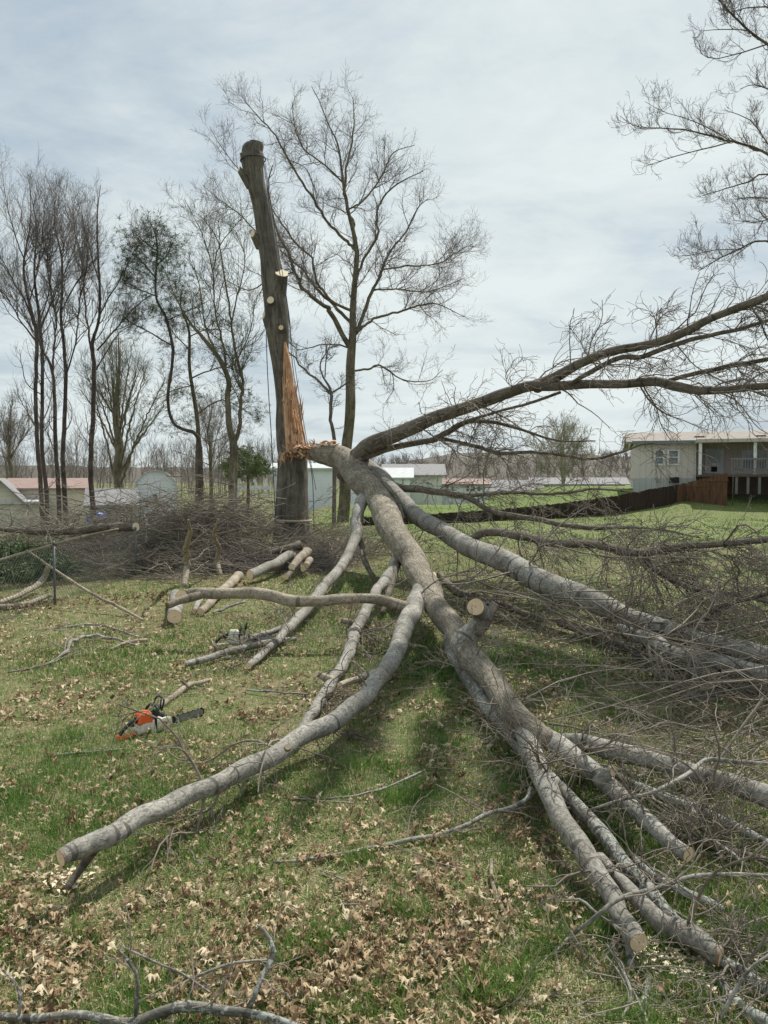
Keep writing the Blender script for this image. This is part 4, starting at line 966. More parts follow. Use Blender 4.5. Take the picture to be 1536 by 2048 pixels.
def broken_trunk():
    base = ath(585, 1104); root = empty('broken_trunk', (base[0], DT, 0))
    tag(root, 'tall standing trunk, limbs sawn off, with its side torn open', 'tree trunk')
    pts = [(586,1122,118),(586,1104,96),(585,1080,82),(584,1050,74),(584,1000,66),(585,940,62),(584,912,60),(577,893,48),(570,860,36),(568,830,33),(567,800,32),(561,735,36),(557,690,42),(555,654,46),(552,613,49),(546,560,48),(540,520,40),(534,480,40),(523,411,39),(513,371,39),(507,340,42),(506,318,45),(505,303,44),(511,292,32),(512,286,29)]
    P, R = pxline([(a,b,'d',DT,w*(.93 if b < 900 else .97)) for a,b,w in pts]); P[0][2] = -.1
    Pd, Rd = densify(P, R, .10); G = Geo(); G.tubes(Pd, Rd, 72, lump=.022, seed=3, ridge=.007)
    # root flare
    V = G.V[0]; z = V[:,2]; a = np.arctan2(V[:,1]-DT, V[:,0]-base[0]); k = np.exp(-np.clip(z,0,9)/.28)*.10*(1+np.sin(a*5+1))
    V[:,0] += (V[:,0]-base[0])*k; V[:,1] += (V[:,1]-DT)*k
    G.build('trunk', M['trunk'], root)
    cutface('cut_face', Pd[-1], (.05,-.1,1), Rd[-1], M['cut'], root)
    # sawn stubs
    for j, (x0,y0,x1,y1,w0,w1,dy,nrm) in enumerate([(506,350,489,300,34,21,-.06,(-.45,-.5,.7)),(502,372,478,338,22,11,-.10,(-.8,-.5,.3)),(522,492,505,467,22,12,-.22,(-.6,-.8,.1)),(516,486,502,463,14,8,.1,(-.9,.0,.3)),
            (550,600,563,546,42,27,-.20,(.25,-.62,.74)),(546,612,541,600,18,14,-.36,(-.12,-.97,.2)),(540,652,528,628,22,12,-.05,(-.85,-.5,.2)),(560,668,562,655,15,10,-.38,(.25,-.95,.15))]):
        a_ = atd(x0,y0,DT); b_ = atd(x1,y1,DT+dy); mid = (a_+b_)/2
        P_, R_ = densify(np.array([a_,mid,b_]), np.array([w0,(w0+w1)/2,w1])/2/F*DT, .04); g = Geo(); T_ = g.tubes(P_, R_, 18, lump=.02, seed=j)
        rim, n_ = trim(g, P_[-1], T_[0,-1], nrm, 18, R_[-1]); st = g.build('sawn_stub', M['trunk'], root); rimface(rim, None, n_, M['cutpale'] if j != 7 else M['cut'], st)
    # torn wood
    g = Geo(); P, R = pxline([(592,915,'d',DT-.22,38),(594,895,'d',DT-.22,34),(591,850,'d',DT-.18,30),(585,815,'d',DT-.15,26),(578,770,'d',DT-.13,20),(574,730,'d',DT-.13,17),(571,700,'d',DT-.14,10),(570,684,'d',DT-.16,4)])
    Pd, Rd = densify(P, R, .08); g.tubes(Pd, Rd, 22, lump=.09, seed=9); 
    g.tint[0] = np.full(len(g.V[0]), .18); g.build('torn_wood', M['split'], root)
    rg = np.random.default_rng(12); g = Geo()
    def shard(a, b, w, th, tip=.15, bend=.03):
        a, b = np.asarray(a), np.asarray(b); n = 6; t = np.linspace(0,1,n)[:,None]; c = a*(1-t)+b*t; c = c+np.sin(t*math.pi)*rg.normal(0,bend,3)
        g.tubes(c, np.interp(t[:,0],[0,.6,1],[w,w*.7,w*tip]), 4); g.tint[-1] = np.full(len(g.V[-1]), rg.uniform(0,1)**1.1)
    for k in range(95):
        f = rg.uniform(0,1); yb = rg.uniform(860, 908); ytop = rg.uniform(min(690+190*abs(f-.25)*1.2, 835), 850)
        def xa(y, f): 
            lo = np.interp(y, [690,750,800,850,908],[567,562,561,570,571]); hi = np.interp(y, [690,750,800,850,908],[574,586,594,606,611]); return lo+(hi-lo)*f
        dd = DT-.22-.22*math.sin(math.pi*f)*np.interp(yb,[690,900],[.5,1.0])-rg.uniform(0,.1)
        a_ = atd(xa(yb,f), yb, dd); b_ = atd(xa(ytop,f)+rg.normal(0,1), ytop, DT-.18-.10*math.sin(math.pi*f)-rg.uniform(0,.06))
        shard(a_, b_, rg.uniform(.012,.042), .01, .05, .012)
    for k in range(14):     # torn step half way up
        x = rg.uniform(563,590); shard(atd(x, rg.uniform(800,812), DT-.38), atd(x+rg.normal(0,1.5), rg.uniform(778,798), DT-.36), rg.uniform(.015,.03), .02)
    for k in range(46):     # jagged splinters on the hinge
        x = rg.uniform(576,640); y = 908-8*math.sin((x-576)/64*3.1)+rg.uniform(-4,4)
        a_ = atd(x, y, DT-.45+rg.uniform(-.2,.15)); b_ = atd(x-rg.uniform(4,20), y-rg.uniform(4,20), DT-.5+rg.uniform(-.25,.2)); shard(a_, b_, rg.uniform(.012,.03), .02)
    a_ = atd(574,895,DT-.5); shard(a_, atd(556,940,DT-.42), .012, .01); shard(atd(570,905,DT-.5), atd(560,925,DT-.45), .02, .01)
    for k in range(22):     # long pale splinters standing off the tear
        x = rg.uniform(566,606); y = rg.uniform(770,895); e_ = np.interp(y,[690,800,900],[573,592,610]); x = min(x, e_)
        a_ = atd(x, y, DT-.42); shard(a_, atd(x+rg.uniform(-3,9), y-rg.uniform(14,48), DT-.46-rg.uniform(0,.12)), rg.uniform(.010,.022), .02, .03, .02); g.tint[-1][:] = 1
    for k in range(34):
        x = rg.uniform(594,628); y = rg.uniform(890,918); a_ = atd(x, y, 16.95+rg.uniform(-.05,.2)); shard(a_, atd(x+rg.normal(0,9), y+rg.normal(-3,7), 16.85+rg.uniform(-.1,.2)), rg.uniform(.02,.05), .02, .3)
    for k in range(11):
        x = rg.uniform(600,670); yy = np.interp(x,[600,640,690],[896,888,888]); shard(atd(x, yy+rg.uniform(-2,3), np.interp(x,[600,690],[17.1,16.0])), atd(x+rg.uniform(6,18), yy+rg.uniform(-5,5), np.interp(x,[600,690],[16.8,15.7])), rg.uniform(.015,.035), .02)
    for k in range(10):
        x = rg.uniform(560,600); shard(atd(x, 905, DT-.45), atd(x+rg.normal(0,3), 905+rg.uniform(8,34), DT-.50), rg.uniform(.012,.022), .02)
    g.build('splinters', M['split'], root)
broken_trunk()
def rope(label, pts, r, name='rope', mt=None, group='ropes on the broken trunk'):
    P = np.array([atd(*p) for p in pts]); G = Geo(); G.tubes(catmull(P, 40), np.full(40, r), 6)
    tag(G.build(name, mt or M['rope']), label, 'rope', group)
M['rope'] = plain('dark_rope', (.10,.105,.12), .8); M['strap'] = plain('pale_webbing', (.46,.40,.31), .8, scale=30)
rope('thin dark rope hanging down the left side of the broken trunk', [(524,322,17.35),(528,480,17.5),(532,640,17.4),(534,720,17.3),(538,800,17.3),(542,860,17.25),(547,960,17.2),(553,1075,17.2)], .011)
rope('thin rope running down the right side of the broken trunk past the tear', [(527,322,17.3),(540,420,17.42),(556,530,17.35),(577,620,17.38),(584,720,17.3),(598,820,17.1),(614,900,17.05),(625,960,17.0),(628,1060,17.0)], .010)
rope('second rope slanting off the right side of the trunk', [(530,330,17.3),(548,450,17.4),(574,600,17.4),(580,660,17.3),(600,800,17.0),(618,905,16.95),(632,980,16.9)], .008)
def ring(cx, cy, w, h_, label, nm, mt, r, tilt=0, flat=False):
    c = atd(cx, cy, DT); R = w/2/F*DT+.02; a = np.linspace(0, 2*math.pi, 49)
    P = np.stack([c[0]+R*np.cos(a), DT+R*np.sin(a), c[2]+tilt*np.cos(a)], -1)
    if not flat:
        G = Geo(); G.tubes(P, np.full(49, r), 8)
    else:
        G = Geo(); V=[]; 
        for rr, dz in ((0,-h_),(0,h_),(.012,h_),(.012,-h_)):
            q = P.copy(); q[:,0] = c[0]+(R+rr)*np.cos(a); q[:,1] = DT+(R+rr)*np.sin(a); q[:,2] += dz; V.append(q)
        n = 49; V = np.vstack(V); Q = [(k*n+i, k*n+i+1, ((k+1)%4)*n+i+1, ((k+1)%4)*n+i) for k in range(4) for i in range(n-1)]; G.add(V, Q)
    tag(G.build(nm, mt), label, 'rope' if nm == 'rope' else 'strap')
ring(506, 320, 45, 0, 'rope looped round the very top of the broken trunk', 'rope', M['rope'], .014, .03)
ring(584, 1040, 74, .028, 'pale webbing strap wrapped round the foot of the broken trunk', 'strap', M['strap'], .02, -.01, True)

# ------------------------------------------------------------------ the fallen tree
FT = empty('fallen_tree', atd(620, 905, 17.3)); tag(FT, 'huge fallen stem still hinged to the broken trunk, limbs spread over the lawn', 'fallen tree')
LIMBS = {}
def limb(key, pts, mt='limb', cut=None, lump=.022, sides=20, step=.05, label=None, wob=.12, flare=None, nm='limb', cutm='cut', parent=None, twigs=None, seed=None):
    sd_ = seed or sum(map(ord, key)); P, R = pxline(pts); Pd, Rd = densify(P, R, step, wob, sd_)
    if key in FLARE: Rd = Rd*(1+FLARE[key]*np.exp(-np.concatenate([[0],np.cumsum(np.linalg.norm(np.diff(Pd,axis=0),axis=1))])/(Rd[0]*3)))
    # knots and swellings
    g = np.random.default_rng(sd_+9); L = np.linalg.norm(np.diff(Pd,axis=0),axis=1).sum(); s_ = np.linspace(0, L, len(Pd))
    for q in range(int(L*1.2)+1): c_ = g.uniform(0, L); Rd = Rd*(1+g.uniform(.0,.06)*np.exp(-((s_-c_)/(Rd.mean()*1.1))**2))
    Pt, Rt = dome(Pd, Rd, True, cut is None)
    G = Geo(); T = G.tubes(Pt, Rt, sides, lump=lump, seed=sd_, ridge=.006 if key == 'main' else 0)
    if cut is not None:
        rim, n = trim(G, Pd[-1], T[0,-1], T[0,-1] if cut is True else cut, sides, Rd[-1])
    o = G.build(nm, M[mt], parent or FT)
    if label: o['label'] = label
    if cut is not None: rimface(rim, None, n, M[cutm], o)
    LIMBS[key] = (Pd, Rd, o)
    return o
FLARE = { 'C': .1, 'D': .15, 'E': .3, 'L1': .5, 'L2': .4, 'L3': .5, 'K': .4, 'G': .4, 'Hh': .5, 'L4': .5, 'E1': .3, 'F': .4}
limb('main', [(586,905,'d',17.6,26.1),(606,903,'d',17.3,29.6),(630,904,'d',17.0,34.8),(660,909,'d',16.6,43.5),(700,930,'d',15.9,52.2),(735,970,'d',14.8,55.7),(768,1020,'h',1.20,55.7),(800,1080,'h',.86,53.1),(828,1125,'h',.62,50.5),(848,1165,'h',.50,49.6),(862,1195,'h',.42,47.0),(890,1240,'h',.36,47.0),(925,1285,'h',.31,49.6),(965,1340,'h',.27,49.6),(1005,1390,'h',.25,49.6),(1040,1440,'h',.235,50.5),(1072,1466,'h',.225,47.0),(1095,1480,'h',.22,41.8)], 'stem', None, .024, 64, .04, 'thick fissured main stem', .08, nm='main_stem')
limb('left', [(840,1136,'h',.53,15.6),(843,1163,'h',.47,32.8),(838,1190,'h',.42,40.6),(822,1230,'h',.36,39.0),(800,1280,'h',.30,35.9),(775,1335,'h',.25,34.3),(740,1380,'h',.22,34.3),(690,1425,'h',.20,35.9),(600,1478,'h',.18,37.4),(500,1535,'h',.18,37.4),(400,1580,'h',.19,37.4),(310,1622,'h',.21,40.6),(230,1665,'h',.22,40.6),(170,1692,'h',.22,39.0),(122,1716,'h',.22,34.3)], 'limb', (-.62,-.75,-.12), .02, 26, .04, 'long grey limb reaching to the lower left, sawn end near the camera')
limb('A', [(1026,1420,'h',.22,16.8),(1050,1472,'h',.195,38.6),(1078,1540,'h',.18,43.7),(1105,1600,'h',.17,43.7),(1145,1670,'h',.155,43.7),(1190,1740,'h',.14,43.7),(1225,1790,'h',.13,40.3),(1240,1830,'h',.125,38.6),(1262,1865,'h',.12,42.0),(1277,1884,'h',.115,39.5)], 'limb', (.12,-.93,-.1), .017, 26, .03, 'smooth grey limb sawn off at the lower right')
limb('B', [(1045,1440,'h',.23,39.6),(1075,1468,'h',.22,46.4),(1120,1492,'h',.20,43.0),(1165,1525,'h',.18,39.6),(1205,1560,'h',.165,37.0),(1240,1590,'h',.16,35.3),(1285,1635,'h',.155,33.5),(1335,1680,'h',.145,31.8),(1378,1710,'h',.135,31.0)], 'limb', (.25,-.9,-.08), .02, 26, .03, 'right-hand limb ending in a round sawn face')
limb('C', [(1130,1478,'h',.20,20.6),(1165,1484,'h',.20,32.7),(1210,1496,'h',.19,38.7),(1270,1512,'h',.185,38.7),(1340,1530,'h',.185,37.0),(1420,1555,'h',.18,37.8),(1500,1582,'h',.18,41.3),(1600,1618,'h',.18,46.4),(1700,1650,'h',.17,48.2)], 'limb', None, .017, 26, .04, 'pale lichened limb running off to the right')
limb('D', [(735,935,'d',15.6,29.9),(762,958,'d',15.0,35.2),(785,985,'d',14.4,35.2),(815,1015,'d',13.7,34.3),(855,1045,'d',12.9,34.3),(900,1070,'d',12.0,35.2),(960,1103,'h',.75,40.5),(1030,1138,'h',.62,46.6),(1100,1170,'h',.50,49.3),(1180,1203,'h',.40,47.5),(1250,1230,'h',.34,42.2),(1330,1258,'h',.28,38.7),(1400,1280,'h',.24,37.0),(1480,1300,'h',.21,37.8),(1560,1320,'h',.19,39.6),(1680,1350,'h',.17,39.6)], 'limb', None, .017, 28, .06, 'second great limb lying across the right side')
limb('D2', [(1236,1252,'h',.30,8.7),(1260,1262,'h',.27,24.6),(1300,1282,'h',.24,30.3),(1350,1306,'h',.21,33.2),(1410,1325,'h',.19,36.1),(1480,1340,'h',.18,37.6),(1560,1352,'h',.17,39.0),(1660,1372,'h',.16,37.6)], 'limb', None, .017, 22, .05, 'darker limb lying below the great limb')
limb('E', [(690,945,'d',16.1,30.6),(710,918,'d',15.8,34.2),(725,903,'d',15.5,34.2),(745,890,'d',15.2,31.5),(800,866,'d',14.8,29.7),(850,843,'d',14.5,27.0),(900,825,'d',14.2,25.2),(960,805,'d',13.8,23.4),(1020,785,'d',13.4,22.5),(1065,772,'d',13.0,20.7),(1110,772,'d',12.8,19.8),(1180,767,'d',12.5,18.0),(1250,768,'d',12.2,17.1),(1310,764,'d',12.0,18.0),(1350,772,'d',11.8,18.9),(1400,781,'d',11.6,17.1),(1460,778,'d',11.3,15.3),(1540,772,'d',11,14.4),(1640,775,'d',10.7,12.6)], 'dark_limb', None, .017, 20, .07, 'raised dark limb reaching out to the right')
limb('E1', [(1075,772,'d',13.0,22),(1110,755,'d',12.8,20),(1160,727,'d',12.5,18),(1220,705,'d',12.2,17),(1290,690,'d',11.9,17),(1350,672,'d',11.6,17),(1400,648,'d',11.3,16),(1450,626,'d',11.1,15),(1490,611,'d',10.9,17),(1540,590,'d',10.7,15),(1640,550,'d',10.4,12)], 'dark_limb', None, .017, 16, .06, 'upper fork of the raised limb')
limb('E3', [(1140,768,'d',12.6,8),(1180,745,'d',12.4,10),(1240,715,'d',12.1,10),(1280,714,'d',12.0,10),(1340,693,'d',11.7,10),(1400,675,'d',11.5,9),(1470,660,'d',11.2,8),(1540,640,'d',11,7),(1640,610,'d',10.8,5)], 'dark_limb', None, .017, 12, .06)
limb('E4', [(1320,766,'d',12.0,8),(1370,752,'d',11.8,9),(1430,738,'d',11.5,9),(1490,728,'d',11.3,9),(1540,717,'d',11.1,9),(1640,700,'d',10.8,7)], 'dark_limb', None, .017, 12, .06)
limb('E5', [(722,916,'d',15.4,14),(770,900,'d',15.2,13),(820,888,'d',15,12),(865,880,'d',14.8,12),(895,864,'d',14.6,12),(930,845,'d',14.4,10),(970,843,'d',14.2,8),(1030,855,'d',13.9,6),(1110,880,'d',13.5,4),(1190,882,'d',13.1,2.5)], 'dark_limb', None, .017, 12, .06)
limb('E6', [(880,876,'d',14.7,7),(920,885,'d',14.5,8),(960,895,'d',14.3,8),(1000,907,'d',14.1,8),(1050,904,'d',13.8,7),(1110,908,'d',13.5,6),(1180,918,'d',13.1,6),(1240,905,'d',12.8,5),(1290,888,'d',12.5,3),(1340,890,'d',12.3,2)], 'dark_limb', None, .017, 10, .06)
limb('E7', [(1120,785,'d',12.9,6),(1060,806,'d',13.2,6),(1000,822,'d',13.5,5),(940,840,'d',14.0,6)], 'dark_limb', None, .017, 10, .06)
limb('F', [(775,965,'d',14.8,12),(800,975,'d',14.5,15),(850,980,'d',14.1,14),(900,988,'d',13.7,13),(935,995,'d',13.4,12),(975,1018,'d',13.0,10),(1015,1030,'d',12.6,11),(1070,1038,'d',12.1,11),(1130,1050,'d',11.6,10),(1190,1056,'d',11.2,9),(1290,1056,'d',10.6,5),(1400,1075,'d',9.8,3)], 'dark_limb', None, .017, 12, .06)
limb('F2', [(915,990,'d',13.5,7),(960,990,'d',13.3,8),(1020,985,'d',13,7),(1080,988,'d',12.6,6),(1140,985,'d',12.2,6),(1190,978,'d',11.9,5),(1280,985,'d',11.3,3)], 'dark_limb', None, .017, 10, .06)
limb('G', [(935,1085,'d',11.3,14),(960,1068,'d',11.0,15),(1000,1065,'d',10.8,17),(1050,1074,'d',10.4,17),(1110,1086,'d',10.0,17),(1170,1088,'d',9.6,16),(1230,1098,'d',9.2,17),(1280,1107,'d',8.9,18),(1330,1098,'d',8.7,16),(1380,1092,'d',8.5,14),(1450,1087,'d',8.2,13),(1540,1080,'d',7.9,12),(1640,1078,'d',7.6,10)], 'dark_limb', None, .017, 14, .05)
limb('G2', [(1280,1108,'d',8.9,13),(1298,1128,'d',8.8,13),(1320,1145,'d',8.7,12),(1360,1165,'d',8.5,11),(1400,1182,'d',8.3,9),(1460,1188,'d',8.1,8),(1540,1205,'d',7.8,7)], 'dark_limb', None, .017, 12, .05)
limb('Hh', [(1398,1262,'h',.3,16),(1412,1235,'h',.42,12),(1440,1212,'h',.55,11),(1480,1202,'h',.62,10),(1540,1186,'h',.75,9),(1620,1175,'h',.85,7)], 'dark_limb', None, .017, 10, .04)
limb('L1', [(738,985,'d',14.6,17.0),(722,1005,'d',14.2,23.8),(714,1035,'d',13.8,23.8),(713,1065,'d',13.3,22.9),(700,1105,'h',.55,20.4),(668,1150,'h',.34,20.4),(640,1182,'h',.24,22.1),(612,1222,'h',.16,20.4),(585,1248,'h',.12,20.4),(560,1275,'h',.10,17.0),(530,1303,'h',.08,16.1),(497,1332,'h',.06,13.6)], 'limb', True, .02, 18, .05, 'branch dropping from the main stem down to the left')
limb('L1b', [(713,1060,'d',13.4,12),(722,1090,'d',13.0,11),(730,1125,'h',.42,11),(745,1150,'h',.25,10),(756,1168,'h',.12,8)], 'dark_limb', None, .017, 10, .05)
limb('L1c', [(590,1246,'h',.13,14),(560,1258,'h',.13,12),(520,1270,'h',.12,11),(486,1281,'h',.11,10)], 'limb', True, .017, 12, .04)
limb('L2', [(805,1108,'h',.70,16.4),(793,1118,'h',.60,19.7),(780,1150,'h',.45,21.3),(755,1180,'h',.34,22.1),(735,1215,'h',.26,21.3),(712,1262,'h',.19,24.6),(700,1300,'h',.15,24.6),(682,1332,'h',.12,23.0),(655,1378,'h',.10,23.0),(630,1420,'h',.09,23.0),(604,1460,'h',.08,21.3),(590,1490,'h',.07,18.0)], 'limb', None, .024, 18, .04, 'slim limb running down between the stem and the long limb')
limb('L2b', [(795,1125,'h',.58,15),(784,1165,'h',.38,15),(772,1200,'h',.22,13),(765,1225,'h',.1,10)], 'dark_limb', None, .017, 10, .05)
limb('L2s', [(705,1246,'h',.22,12),(690,1242,'h',.25,11),(680,1240,'h',.26,9)], 'limb_pale', (-.8,-.5,.2), .017, 12, .03)
limb('L2t', [(665,1362,'h',.12,18),(645,1352,'h',.17,14),(634,1347,'h',.19,11)], 'limb_pale', (-.8,-.5,.2), .017, 12, .03)
limb('L3', [(832,1222,'h',.38,16.8),(805,1212,'h',.43,21.0),(770,1202,'h',.49,20.2),(735,1197,'h',.52,20.2),(690,1197,'h',.52,21.0),(640,1203,'h',.50,21.8),(590,1202,'h',.50,23.5),(545,1193,'h',.53,23.5),(490,1186,'h',.55,22.7),(430,1186,'h',.55,21.8),(390,1187,'h',.54,21.0),(362,1190,'h',.53,18.5)], 'limb_pale', (-.35,-.9,.2), .017, 22, .04, 'pale limb jutting out level to the left')
limb('L3b', [(400,1190,'h',.53,16.8),(372,1198,'h',.50,16.8),(352,1204,'h',.48,15.1),(338,1210,'h',.46,13.4)], 'limb_pale', (-.95,-.2,-.2), .017, 16, .03)
limb('L4', [(762,1352,'h',.26,18.7),(735,1350,'h',.26,14.4),(708,1360,'h',.25,12.8),(680,1371,'h',.25,14.4)], 'limb_pale', (-.45,-.88,.0), .017, 16, .03)
limb('K', [(922,1292,'h',.33,32.4),(938,1274,'h',.40,34.2),(955,1254,'h',.48,33.3),(961,1236,'h',.56,32.4),(957,1222,'h',.64,33.3),(951,1214,'h',.71,34.2)], 'limb', (-.15,-.97,.1), .024, 22, .025, 'short upright sawn stub')
limb('K2', [(955,1262,'h',.46,26),(972,1242,'h',.54,23),(983,1224,'h',.59,20),(991,1209,'h',.64,17)], 'dark_limb', (.55,-.5,.65), .024, 16, .025, cutm='cutpale')
limb('S1', [(858,1160,'h',.52,12),(868,1150,'h',.58,11)], 'limb', (.6,-.6,.4), .02, 12, .02, cutm='cutpale')
limb('S2', [(1205,1565,'h',.18,26),(1215,1552,'h',.22,24),(1226,1542,'h',.25,20)], 'limb', (.62,-.75,.1), .017, 14, .02)
limb('S3', [(575,1497,'h',.22,14),(576,1494,'h',.245,12)], 'limb', (-.1,-.8,.5), .02, 12, .01)
limb('A2', [(900,1275,'h',.30,25.5),(905,1305,'h',.22,28.9),(930,1345,'h',.16,30.6),(960,1395,'h',.13,30.6),(1000,1440,'h',.11,28.9),(1050,1500,'h',.10,28.9),(1110,1565,'h',.09,28.9),(1160,1620,'h',.085,30.6),(1210,1680,'h',.08,30.6),(1250,1730,'h',.08,28.9),(1300,1780,'h',.075,28.9),(1345,1835,'h',.07,27.2),(1390,1880,'h',.065,22.1)], 'limb_lichen', None, .024, 20, .04, 'lichened limb lying under the right-hand limbs')
limb('A3', [(1200,1715,'h',.08,22.1),(1245,1765,'h',.08,28.9),(1290,1815,'h',.08,35.7),(1330,1850,'h',.08,42.5),(1370,1868,'h',.085,45.9),(1410,1892,'h',.08,42.5),(1440,1914,'h',.08,37.4)], 'limb', (.75,-.62,-.1), .024, 24, .03, 'thick sawn limb lying furthest to the lower right')
limb('A4', [(1225,1545,'h',.12,11.9),(1270,1570,'h',.10,18.7),(1330,1595,'h',.09,18.7),(1400,1622,'h',.085,18.7),(1470,1652,'h',.08,18.7),(1545,1690,'h',.08,17.0),(1640,1730,'h',.07,13.6)], 'limb_lichen', None, .05, 14, .04)
limb('A5', [(1270,1720,'h',.07,16),(1310,1752,'h',.065,17),(1360,1780,'h',.06,17),(1410,1800,'h',.055,15),(1445,1818,'h',.05,10)], 'limb_lichen', None, .05, 14, .03)
limb('A6', [(1400,1900,'h',.06,18),(1450,1925,'h',.055,24),(1490,1950,'h',.05,24),(1540,1985,'h',.05,22)], 'limb_lichen', None, .05, 14, .03)
limb('A7', [(1262,1865,'h',.06,18),(1258,1900,'h',.045,18),(1262,1936,'h',.04,15)], 'limb_lichen', (.0,-.95,.1), .05, 14, .02)
limb('A8', [(1120,1500,'h',.12,8),(1160,1530,'h',.10,12),(1240,1595,'h',.06,12),(1330,1660,'h',.05,12),(1420,1690,'h',.05,14),(1536,1720,'h',.05,12)], 'dark_limb', None, .05, 12, .04)
limb('D3', [(1120,1245,'h',.12,16),(1180,1268,'h',.10,16),(1250,1290,'h',.09,16),(1340,1325,'h',.08,14),(1440,1368,'h',.07,12),(1540,1390,'h',.06,10)], 'dark_limb', None, .05, 12, .05)
limb('D4', [(880,1150,'h',.45,14),(905,1178,'h',.35,16),(950,1195,'h',.22,16),(1010,1212,'h',.12,16),(1080,1240,'h',.08,12)], 'dark_limb', None, .05, 12, .05)
limb('M1', [(742,935,'d',15.0,8),(760,960,'d',14.4,9),(785,985,'d',13.9,9),(800,1015,'d',13.4,8),(808,1035,'d',13.0,4)], 'dark_limb', None, .05, 10, .05)
# twigs of every limb: several generations, resting on the ground where they reach it
def twigs(key, n1, L1, n2, L2, n3, L3, bias=(0,0,0), seed=1, mt='twig', tr=(.1,1.0), rr=.0031, ang=(55,20), flat=.7):
    P, R, o = LIMBS[key]; PP, RR = stack_lines([(P, R)], 24)
    G = Geo(); q, r = grow(PP, RR, n1, L1, 10, ang, .20, bias, tr, .35, .010, .4, .3, .02, seed, flat=flat); r = np.maximum(r, rr*1.7); G.tubes(q, r, 5)
    q2, r2 = grow(q, r, n2, L2, 8, (42,14), .25, bias, (.1,1), .6, .010, .4, .4, .015, seed+1); r2 = np.maximum(r2, rr*1.2); G.tubes(q2, r2, 4)
    if n3:
        q3, r3 = grow(q2, r2, n3, L3, 6, (40,14), .28, bias, (.1,1), .6, .010, .5, .4, .012, seed+2); r3 = np.maximum(r3, rr); G.tubes(q3, r3, 3)
    t = G.build('twigs', M[mt], o); t['kind'] = 'stuff'
dn = (0,0,-.10)
twigs('E', 34, 1.6, 260, .7, 900, .35, (.05,0,-.05), 301, 'twig', (.15,1))
twigs('E1', 26, 1.3, 220, .6, 800, .3, (.05,0,.02), 305, 'twig', (.15,1))
twigs('E3', 18, .9, 130, .45, 420, .25, (.05,0,-.03), 309); twigs('E4', 16, 1.0, 120, .5, 400, .25, (.05,0,-.05), 313)
twigs('E5', 22, .9, 140, .5, 420, .28, (.06,0,-.05), 317); twigs('E6', 24, 1.0, 176, .5, 377, .28, (.08,0,-.06), 321)
twigs('F', 26, 1.0, 208, .5, 548, .28, (.06,-.05,-.05), 325); twigs('F2', 22, .9, 168, .45, 304, .25, (.06,-.03,-.02), 329)
twigs('G', 34, 1.1, 344, .6, 978, .3, (.08,-.03,-.06), 333); twigs('G2', 20, .9, 208, .5, 587, .25, (.06,0,-.06), 337)
twigs('Hh', 16, .8, 152, .45, 290, .25, (.03,0,0), 341)
twigs('D', 34, 1.7, 224, .8, 641, .38, (.08,-.02,-.08), 345, 'twig', (.25,1)); twigs('D2', 20, 1.3, 136, .6, 378, .3, (.06,-.06,-.06), 349, 'twig', (.05,1))
twigs('D3', 20, 1.1, 144, .55, 300, .28, (.05,-.06,0), 353); twigs('C', 16, .8, 104, .42, 210, .22, (.05,.05,-.03), 357, 'twig', (.1,1), .0018)
twigs('D4', 18, 1.0, 104, .5, 210, .26, (.05,-.05,-.02), 361); twigs('main', 8, .8, 40, .4, 110, .22, (0,0,-.05), 365, 'twig', (.15,.95))
twigs('left', 12, .9, 60, .4, 150, .2, (0,0,-.12), 373, 'twig', (.1,.8), .002)
twigs('A2', 16, .8, 110, .4, 320, .2, (0,0,-.02), 377, 'twig', (.1,1), .0018); twigs('A4', 14, .6, 90, .3, 280, .16, (0,0,0), 381, 'twig', (.1,1), .0016)
twigs('B', 6, .5, 30, .25, 60, .15, (0,0,-.08), 385, 'twig', (.2,.85), .0016); twigs('A8', 16, .6, 120, .3, 360, .16, (0,0,.02), 389, 'twig', (.1,1), .0016)
twigs('L1', 14, .9, 90, .4, 220, .2, (0,0,-.06), 393, 'twig', (.25,.95)); twigs('L2', 16, .9, 110, .4, 300, .2, (0,0,-.1), 397, 'twig', (.1,.95)); twigs('A6', 10, .5, 50, .25, 120, .12, (0,0,0), 401, 'twig', (0,1), .0014)

# ------------------------------------------------------------------ cut logs, loose limbs and sticks
def log(label, pts, mt='limb', cuts=(True, True), group='sawn logs', name='log', cutm='cut', nrm0=None, nrm1=None, lump=.03):
    P, R = pxline(pts); Pd, Rd = densify(P, R, .06, .1, int(P[0][0]*100)%97+3)
    g0 = (Pd[0]+Pd[-1])/2; root = empty(name, (g0[0], g0[1], float(H(g0[0], g0[1])))); tag(root, label, 'log' if name == 'log' else 'branch', group)
    Pt, Rt = dome(Pd, Rd, not cuts[0], not cuts[1]); G = Geo(); T = G.tubes(Pt, Rt, 18, lump=lump, seed=int(abs(P[0][1])*50))
    rims = []
    if cuts[1]: rims.append(trim(G, Pd[-1], T[0,-1], T[0,-1] if nrm1 is None else nrm1, 18, Rd[-1]))
    if cuts[0]:
        V = G.V[-1]; rim = V[:18].copy(); rims.append((rim[::-1], -unit(T[0,0])))
    G.build('bark', M[mt], root)
    for rim, n in rims: rimface(rim, None, n, M[cutm], root)
    return root
log('short log with an orange sawn face under the pale jutting limb', [(352,1192,'h',.10,26),(351,1210,'h',.10,27),(349,1234,'h',.11,28)], nrm1=(-.05,-1,.05))
log('thin log sloping out from under the brush towards the grass', [(478,1152,'h',.10,20),(440,1185,'h',.08,18),(402,1224,'h',.06,15)], 'limb_pale', nrm1=(-.5,-.85,0))
log('small dark log end beside the thin sloping log', [(400,1200,'h',.05,12),(388,1222,'h',.05,10)], nrm1=(-.3,-.95,0))
